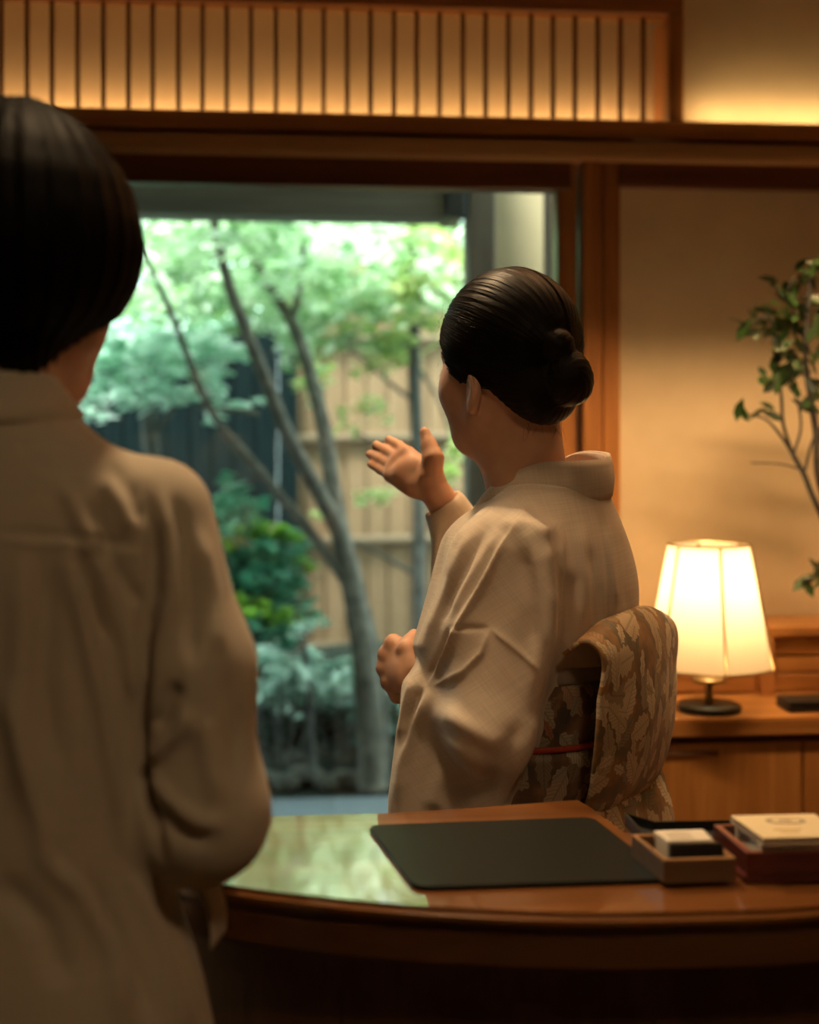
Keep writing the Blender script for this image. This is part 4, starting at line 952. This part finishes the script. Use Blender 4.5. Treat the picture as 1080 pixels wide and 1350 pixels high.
# cuff openings
fk.cap(Q(530, 872, 1.975), Q(556, 893, 1.955), .027, .024, .004, 's')
fk.cap(Q(566, 634, 2.105), Q(592, 682, 2.125), .030, .026, .004, 's')
V, F = fk.mesh(); V = relax(V, F, 3, .5)
KF = [([(684, 690), (650, 750), (618, 810), (590, 862), (566, 902)], 5, .0075, 'edge'), ([(684, 690), (650, 750), (618, 810), (590, 862)], 26, .006, 'ridge'),
      ([(598, 829), (622, 828), (646, 829)], 4, -.002, 'ridge'), ([(646, 830), (636, 860), (612, 885), (575, 903)], 4, .006, 'edge'), ([(598, 829), (588, 850), (575, 872), (566, 896)], 4, -.005, 'ridge'),
      ([(628, 690), (606, 735), (590, 775), (574, 815), (560, 850)], 8, .005, 'ridge'), ([(640, 700), (620, 735), (600, 780), (585, 820)], 7, -.005, 'ridge'), ([(660, 700), (640, 735), (615, 775), (597, 815)], 8, .004, 'ridge'),
      ([(742, 715), (745, 780), (746, 850)], 6, -.003, 'ridge'), ([(738, 700), (740, 780), (741, 850)], 4, .003, 'ridge'),
      ([(645, 828), (680, 855), (715, 885)], 4, .003, 'edge'), ([(700, 700), (715, 760), (722, 840), (715, 930)], 14, .004, 'ridge'), ([(690, 720), (700, 790), (705, 860)], 10, -.004, 'ridge'),
      ([(570, 905), (545, 960), (530, 1010), (524, 1062)], 8, .005, 'ridge'), ([(556, 905), (540, 945), (530, 985)], 6, -.006, 'ridge'), ([(544, 895), (533, 930), (526, 975)], 5, .004, 'ridge'),
      ([(575, 935), (620, 960), (665, 985)], 12, .004, 'ridge'), ([(580, 960), (630, 990), (660, 1010)], 12, -.004, 'ridge'), ([(690, 950), (660, 1010), (620, 1060)], 16, -.005, 'ridge'), ([(715, 940), (690, 1000), (665, 1055)], 12, .005, 'ridge'),
      ([(600, 1000), (580, 1035), (570, 1070)], 14, .004, 'ridge'),
      ([(792, 672), (800, 730), (806, 790), (806, 830)], 4, -.004, 'ridge'), ([(797, 690), (806, 740), (812, 800)], 5, .003, 'ridge'), ([(764, 690), (770, 760), (766, 830)], 9, .004, 'ridge'), ([(778, 720), (788, 780), (790, 835)], 8, -.004, 'ridge'), ([(756, 760), (758, 810), (750, 850)], 8, -.003, 'ridge'),
      ([(720, 680), (735, 720), (750, 770)], 12, .004, 'ridge'), ([(660, 690), (700, 690), (730, 705)], 9, .003, 'ridge'), ([(822, 700), (828, 760), (826, 805)], 6, -.003, 'ridge'),
      ([(585, 700), (580, 740), (577, 770)], 5, -.004, 'ridge'), ([(612, 690), (595, 720), (590, 760)], 6, .004, 'ridge')]
V = crease(V, F, KF)
px, py, z = proj(V)
kim = obj('kimono', (V, F), M['linen'], wm, True)
kim.data.materials.append(M['linen_back'])
fc_ = F; cxp = px[F].mean(1); cyp = py[F].mean(1); mi = ((cxp > 742) | ((cyp < 690) & (cxp > 690))).astype(np.int32)
kim.data.polygons.foreach_set('material_index', mi)
# collar: a stand-away band round the nape running down the chest, lined by the under collar
def collar_rows(ctop, hgt, out, n):
    P = spline(ctop, 8); rows = []
    t = np.gradient(P, axis=0); nn = np.cross(t, [0, 0, 1.0]); nn /= np.linalg.norm(nn, axis=1, keepdims=True)
    for k in np.linspace(0, 1, n):
        rows.append(P-np.array([0, 0, 1])*hgt*k+nn*(out*k+.004*math.sin(k*math.pi)))
    return rows
CTOP = [B(.145, -.055, 1.03), B(.130, -.01, 1.12), B(.105, .030, 1.195), B(.050, .064, 1.256), B(-.02, .076, 1.288), B(-.072, .050, 1.293), B(-.092, .0, 1.295), B(-.078, -.045, 1.302), B(-.02, -.070, 1.300), B(.045, -.058, 1.262), B(.095, -.025, 1.20), B(.12, .015, 1.13), B(.14, .05, 1.04)]
obj('collar', sheet(collar_rows(CTOP, .055, .003, 7), -.004), M['linen_back'], wm, True).data
co = wm.children[-1]
c2 = np.array(CTOP); ax_ = np.array([WA[0], WA[1], 0])+MB[0]*-.0
c2 = np.array([p+np.array([(ax_-p)[0], (ax_-p)[1], 0])/np.linalg.norm((ax_-p)[:2])*.008+np.array([0, 0, -.002]) for p in c2])
o = obj('under_collar', sheet(collar_rows(list(c2), .045, .003, 5), -.003), M['silk_collar'], co, True); o['label'] = 'pale under collar showing at the nape'
# obi
def set_uv(o, UV):
    uv = o.data.uv_layers.new(name='cloth'); idx = np.zeros(len(o.data.loops), np.int32); o.data.loops.foreach_get('vertex_index', idx)
    uv.data.foreach_set('uv', np.asarray(UV, np.float32)[idx].ravel())
def obi_ring(u0, u1, grow, mtl, name, parent, bulge=0.0):
    rows = []; UV = []; n = 72
    for t in np.linspace(0, 1, 9):
        uu = u0+(u1-u0)*t; rf = .112+grow+bulge*math.sin(t*math.pi); rl = .152+grow+bulge*math.sin(t*math.pi)
        rows.append([B(.005+rf*math.cos(a), rl*math.sin(a), uu) for a in np.linspace(0, 2*math.pi, n+1)])
        UV += [(a*.14, uu) for a in np.linspace(0, 2*math.pi, n+1)]
    o = obj(name, sheet(rows, 0.003), mtl, parent, True); set_uv(o, UV+UV); return o
ob = obi_ring(.865, 1.005, 0, M['obi_band'], 'obi', wm); ob['label'] = 'dark leaf-patterned obi wound round the waist'
obi_ring(.795, .925, .014, M['obi_band'], 'obi_lower_wrap', ob)
obi_ring(1.004, 1.048, -.002, M['obi_age'], 'obi_scarf', ob, .006)
obi_ring(.925, .933, .0165, M['cord'], 'obi_cord', ob, .002)
prof = spline([(-.098, 1.050), (-.118, 1.066), (-.140, 1.060), (-.153, 1.035), (-.158, .98), (-.153, .92), (-.140, .87), (-.118, .842), (-.085, .838)], 7)
rows = []; UV = []; arc = np.concatenate([[0], np.cumsum(np.linalg.norm(np.diff(prof, axis=0), axis=1))])
NL = 26
for (f, uu), s_ in zip(prof, arc):
    r = []
    for q in np.linspace(-1, 1, NL):
        top = max(0, (uu-1.0)/.06); low = max(0, (.92-uu)/.09)
        hw = .151-.012*low
        r.append(B(f*(1-.10*q*q*(1-top))-.006*math.sin(q*5+uu*20)*.4+.008*abs(q)**3, hw*q-.005, uu+.022*top*(1-q*q)-.012*abs(q)**3*(1-top)*0+.006*low*q)); UV.append((q*hw, s_))
    rows.append(r)
dr = obj('obi_drum', sheet(rows, -.005), M['obi'], ob, True); set_uv(dr, UV+UV); dr['label'] = 'gold-brown leaf brocade drum bow at the back'
rows = []; UV = []
for t in np.linspace(0, 1, 10):
    rows.append([B(-.118-.022*math.sin(t*2.2)-.004*math.sin(q*6), .135*q, .86-.125*t) for q in np.linspace(-1, 1, 16)]); UV += [(q*.135, .5+.12*t) for q in np.linspace(-1, 1, 16)]
tl_ = obj('obi_tail', sheet(rows, -.004), M['obi'], ob, True); set_uv(tl_, UV+UV)

# ================================================================== the guest
GAx = CW((-25-CX)/FPX*1.25, 1.25); GM = np.array([F_, -R_, [0, 0, 1.0]])     # f = away from the lens, l = to the left
def G(f, r, u): return np.array([GAx[0], GAx[1], 0])+F_*f+R_*r+np.array([0, 0, u])
gs = thing('person', 'person seen from behind with a black bob and a long olive-brown shirt at the counter', 'person', (GAx[0], GAx[1], 0))
gz = lambda y: CAMH-(y-HY)/FPX*1.25
gr = lambda x: (x+25)/FPX*1.25
GH = G(.035, .022, gz(335)); yw = math.radians(9)
GHM = np.array([F_*math.cos(yw)+R_*math.sin(yw), -R_*math.cos(yw)+F_*math.sin(yw), [0, 0, 1.0]])
def GHd(f, l, u): return GH+GHM[0]*f+GHM[1]*l+GHM[2]*u
fg = Field(G(-.25, -.40, 0)-.15, G(.45, .36, 1.66)+.15, .006)
add_head(fg, GHd, GHM, .98)
fg.cap(G(.015, 0.022, gz(440)), G(-.010, 0, gz(560)), .050, .053, .03)
fg.stack(GAx, GM, [(.75, 0, 0, .09, .14), (1.0, 0, 0, .085, .13), (1.2, 0, 0, .085, .14), (1.26, 0, 0, .06, .10), (1.33, -.01, 0, .05, .055)], .02)
for q in (1, -1):
    fg.cap(G(0, q*.085, .80), G(.01, q*.085, .45), .085, .055, .03); fg.cap(G(.01, q*.085, .45), G(0, q*.085, .09), .054, .036, .02); fg.cap(G(0, q*.085, .05), G(.15, q*.10, .035), .036, .030, .02)
gS, gE, gW = G(0, gr(200), gz(685)), G(-.01, gr(266), gz(1068)), G(.235, gr(185), .955)
fg.chain([gS, gE, gW], [.034, .034, .026], .02)
fg.ell(gW+F_*.05-np.array([0, 0, .01]), GM, (.05, .038, .018), .01)
for i in range(4): fg.chain([gW+F_*.08+R_*(.03-.02*i), gW+F_*.12+R_*(.032-.021*i)-np.array([0, 0, .008]), gW+F_*.15+R_*(.03-.02*i)-np.array([0, 0, .022])], [.011, .010, .008], .005)
fg.chain([gW+F_*.03-R_*.03, gW+F_*.07-R_*.055, gW+F_*.10-R_*.055-np.array([0, 0, .012])], [.014, .011, .009], .006)
lS, lE, lW = G(0, -gr(200), gz(685)), G(-.03, -gr(262), gz(1068)), G(.02, -gr(262), .78)
fg.chain([lS, lE, lW], [.034, .034, .026], .02)
fg.ell(lW-np.array([0, 0, .07]), GM, (.035, .018, .055), .012)
for i in range(4): fg.chain([lW+F_*(.03-.02*i)-np.array([0, 0, .10]), lW+F_*(.03-.02*i)-np.array([0, 0, .17])+R_*.01], [.010, .008], .004)
fg.chain([lW+F_*.03-np.array([0, 0, .05]), lW+F_*.055-np.array([0, 0, .10])], [.012, .009], .006)
V, F = fg.mesh(); V = relax(V, F, 1, .4); obj('body', (V, F), M['skin'], gs, True)
# black bob
fb = Field(GH-.26, GH+.24, .0042)
rows = [(513, 36, 62), (495, 45, 60), (474, 56, 50), (455, 68, 50), (440, 94, 30), (415, 132, 12), (375, 156, 0), (330, 165, 0), (290, 161, 0), (240, 146, 0), (195, 117, 0), (165, 88, 0), (145, 60, 0), (133, 34, 0), (127, 12, 0)]
T = [(gz(y), -.030, 0, max(w/1500*1.06, .052 if y > 400 else 0), w/1500+.0005) for y, w, k in rows]
fb.stack((GH+R_*.008)*np.array([1, 1, 0]), GM, T, .01)
# the face stays free in front
fb.ell(GHd(.135, 0, -.075), GHM, (.085, .10, .13), .02, 's')
fb.ell(G(.035, .098, gz(485)), GM, (.03, .03, .03), .012, 's')
V, F = fb.mesh(); V = relax(V, F, 3, .5); N = normals(V, F)
q = V-GH; ang = np.arctan2(q@R_, -(q@F_)); fl = np.stack([ang*42, V[:, 2]*14, np.zeros(len(V))], 1)
V = V+N*(np.sin(fl[:, 0]*1.3)*np.sin(fl[:, 0]*.41)*.002)[:, None]
gh = obj('hair', (V, F), M['hair_black'], gs, True); set_flow(gh, fl)
paths = []
for i in range(260):
    a = random.uniform(-1.9, 1.9); y1 = random.uniform(440, 512); P = []
    for t in np.linspace(.12, 1, 9):
        y = 127+(y1-127)*t; w = np.interp(y, [r[0] for r in rows[::-1]], [r[1] for r in rows[::-1]])/1500+.0015
        w2 = max(w*1.06, .053 if y > 400 else 0); P.append(GH*np.array([1, 1, 0])+R_*w*math.sin(a)-F_*(w2*math.cos(a)+.030)+np.array([0, 0, gz(y)]))
    paths.append(P)
strand_set('hair_strands', paths, .0007, M['hair_black'], gh)
# shirt
fs = Field(G(-.22, -.33, .30)-.12, G(.40, .32, 1.42)+.12, .0045)
fs.stack(GAx, GM, [(.35, 0, 0, .18, .285), (.62, 0, 0, .165, .245), (.73, 0, 0, .15, gr(305)), (gz(1270), 0, 0, .135, gr(262)), (gz(1200), 0, 0, .125, gr(236)), (gz(1130), 0, 0, .118, gr(216)), (gz(1000), 0, 0, .115, gr(212)), (gz(850), 0, 0, .115, gr(215)), (gz(740), 0, 0, .115, gr(225)), (gz(680), -.003, 0, .110, gr(225)), (gz(640), -.006, 0, .100, gr(208)), (gz(610), -.010, 0, .090, gr(198)), (gz(587), -.012, 0, .082, gr(160)), (gz(576), -.013, 0, .078, gr(128)), (gz(568), -.014, 0, .075, gr(105)), (gz(550), -.016, 0, .07, gr(90))], .02)
for q, E_, W_ in ((1, gE, gW), (-1, lE, lW)):
    s_ = G(0, q*gr(203), gz(680)); e_ = E_
    m1 = G(-.005, q*gr(252), gz(880))
    fs.cap(s_, m1, .052, .052, .03); fs.cap(m1, e_, .052, .056, .03); fs.cap(e_, E_+(W_-E_)*.86, .054, .036, .03)
fs.cap(gE+(gW-gE)*.8, gW+(gW-gE)*.1, .029, .029, .003, 's')
V, F = fs.mesh(); V = relax(V, F, 2, .5)
GF = [([(195, 640), (205, 700), (203, 780), (192, 850), (186, 930), (190, 1020), (204, 1090), (214, 1135)], 7, -.012, 'ridge'),
      ([(0, 703), (60, 706), (120, 712), (185, 722)], 4, -.004, 'ridge'), ([(0, 712), (60, 715), (120, 720), (180, 728)], 5, .003, 'ridge'),
      ([(85, 640), (105, 690), (125, 720)], 10, .006, 'ridge'), ([(130, 630), (160, 670), (172, 705)], 10, .006, 'ridge'), ([(118, 660), (140, 700), (150, 740)], 9, -.005, 'ridge'), ([(150, 610), (175, 650), (185, 690)], 9, -.004, 'ridge'),
      ([(85, 722), (98, 780), (115, 860), (135, 950), (150, 1040), (165, 1120)], 9, .006, 'ridge'), ([(105, 725), (118, 780), (140, 850)], 8, -.006, 'ridge'), ([(122, 725), (140, 770), (165, 850), (178, 930)], 9, .005, 'ridge'), ([(60, 730), (65, 800), (60, 900), (75, 1020)], 14, -.005, 'ridge'),
      ([(30, 730), (28, 820), (20, 950), (35, 1080)], 16, .005, 'ridge'), ([(150, 740), (185, 800)], 8, -.004, 'ridge'), ([(5, 900), (30, 1000), (55, 1090), (60, 1150)], 14, .005, 'ridge'),
      ([(215, 660), (222, 720), (226, 790), (210, 840)], 9, .006, 'ridge'), ([(232, 650), (246, 720), (252, 800), (255, 880)], 10, -.005, 'ridge'), ([(262, 700), (280, 780), (290, 870)], 10, .005, 'ridge'),
      ([(195, 1005), (215, 985), (238, 960), (250, 930)], 10, .008, 'ridge'), ([(200, 965), (218, 940), (235, 900)], 10, -.007, 'ridge'), ([(195, 1015), (225, 1060), (262, 1085), (300, 1085)], 10, .005, 'ridge'), ([(205, 1055), (240, 1100), (280, 1110)], 12, -.005, 'ridge'),
      ([(265, 940), (275, 1000), (290, 1060)], 14, .006, 'ridge'), ([(300, 880), (312, 960), (310, 1040)], 12, -.004, 'ridge'),
      ([(55, 1130), (110, 1180), (150, 1260), (160, 1350)], 14, .006, 'ridge'), ([(110, 1150), (150, 1220), (185, 1290), (200, 1350)], 12, -.006, 'ridge'), ([(170, 1150), (205, 1230), (235, 1310), (250, 1360)], 11, .006, 'ridge'), ([(198, 1140), (228, 1220), (255, 1290), (275, 1360)], 6, -.007, 'ridge'), ([(0, 1160), (60, 1220), (90, 1300)], 20, -.006, 'ridge')]
V = crease(V, F, [(a, w, h*1.35, k) for a, w, h, k in GF])
st = obj('shirt', (V, F), M['shirt'], gs, True)
# shirt collar : folded stand and fall
cr = []
for t, (ym, ex, ff) in enumerate(((492, 54, .0), (500, 62, .002), (515, 72, .006), (535, 84, .014), (555, 97, .020))):
    row = []
    for a in np.linspace(-2.3, 2.3, 41):
        rr = gr(ex)+.004+.006*(t/4)
        row.append(G(-.004-(rr*.95+ff*.4)*math.cos(a), rr*math.sin(a), gz(ym)+.018*(1-math.cos(a))*.2))
    cr.append(row)
obj('collar', sheet(cr, -.004), M['shirt'], st, True)
# loose cuff strap hanging from the sleeve
P = spline([(212, 1142, 1.30), (240, 1146, 1.27), (262, 1158, 1.265), (277, 1182, 1.265), (284, 1212, 1.265), (284, 1242, 1.267)], 6)
rows = [[Q(x, y, z)+np.array([0, 0, 1])*w*(.45 if i < 10 else .25)+F_*w*1.2+R_*w*.35 for w in np.linspace(-.010, .016, 5)] for i, (x, y, z) in enumerate(P)]
o = obj('cuff_strap', sheet(rows, .002), M['shirt'], st, True)
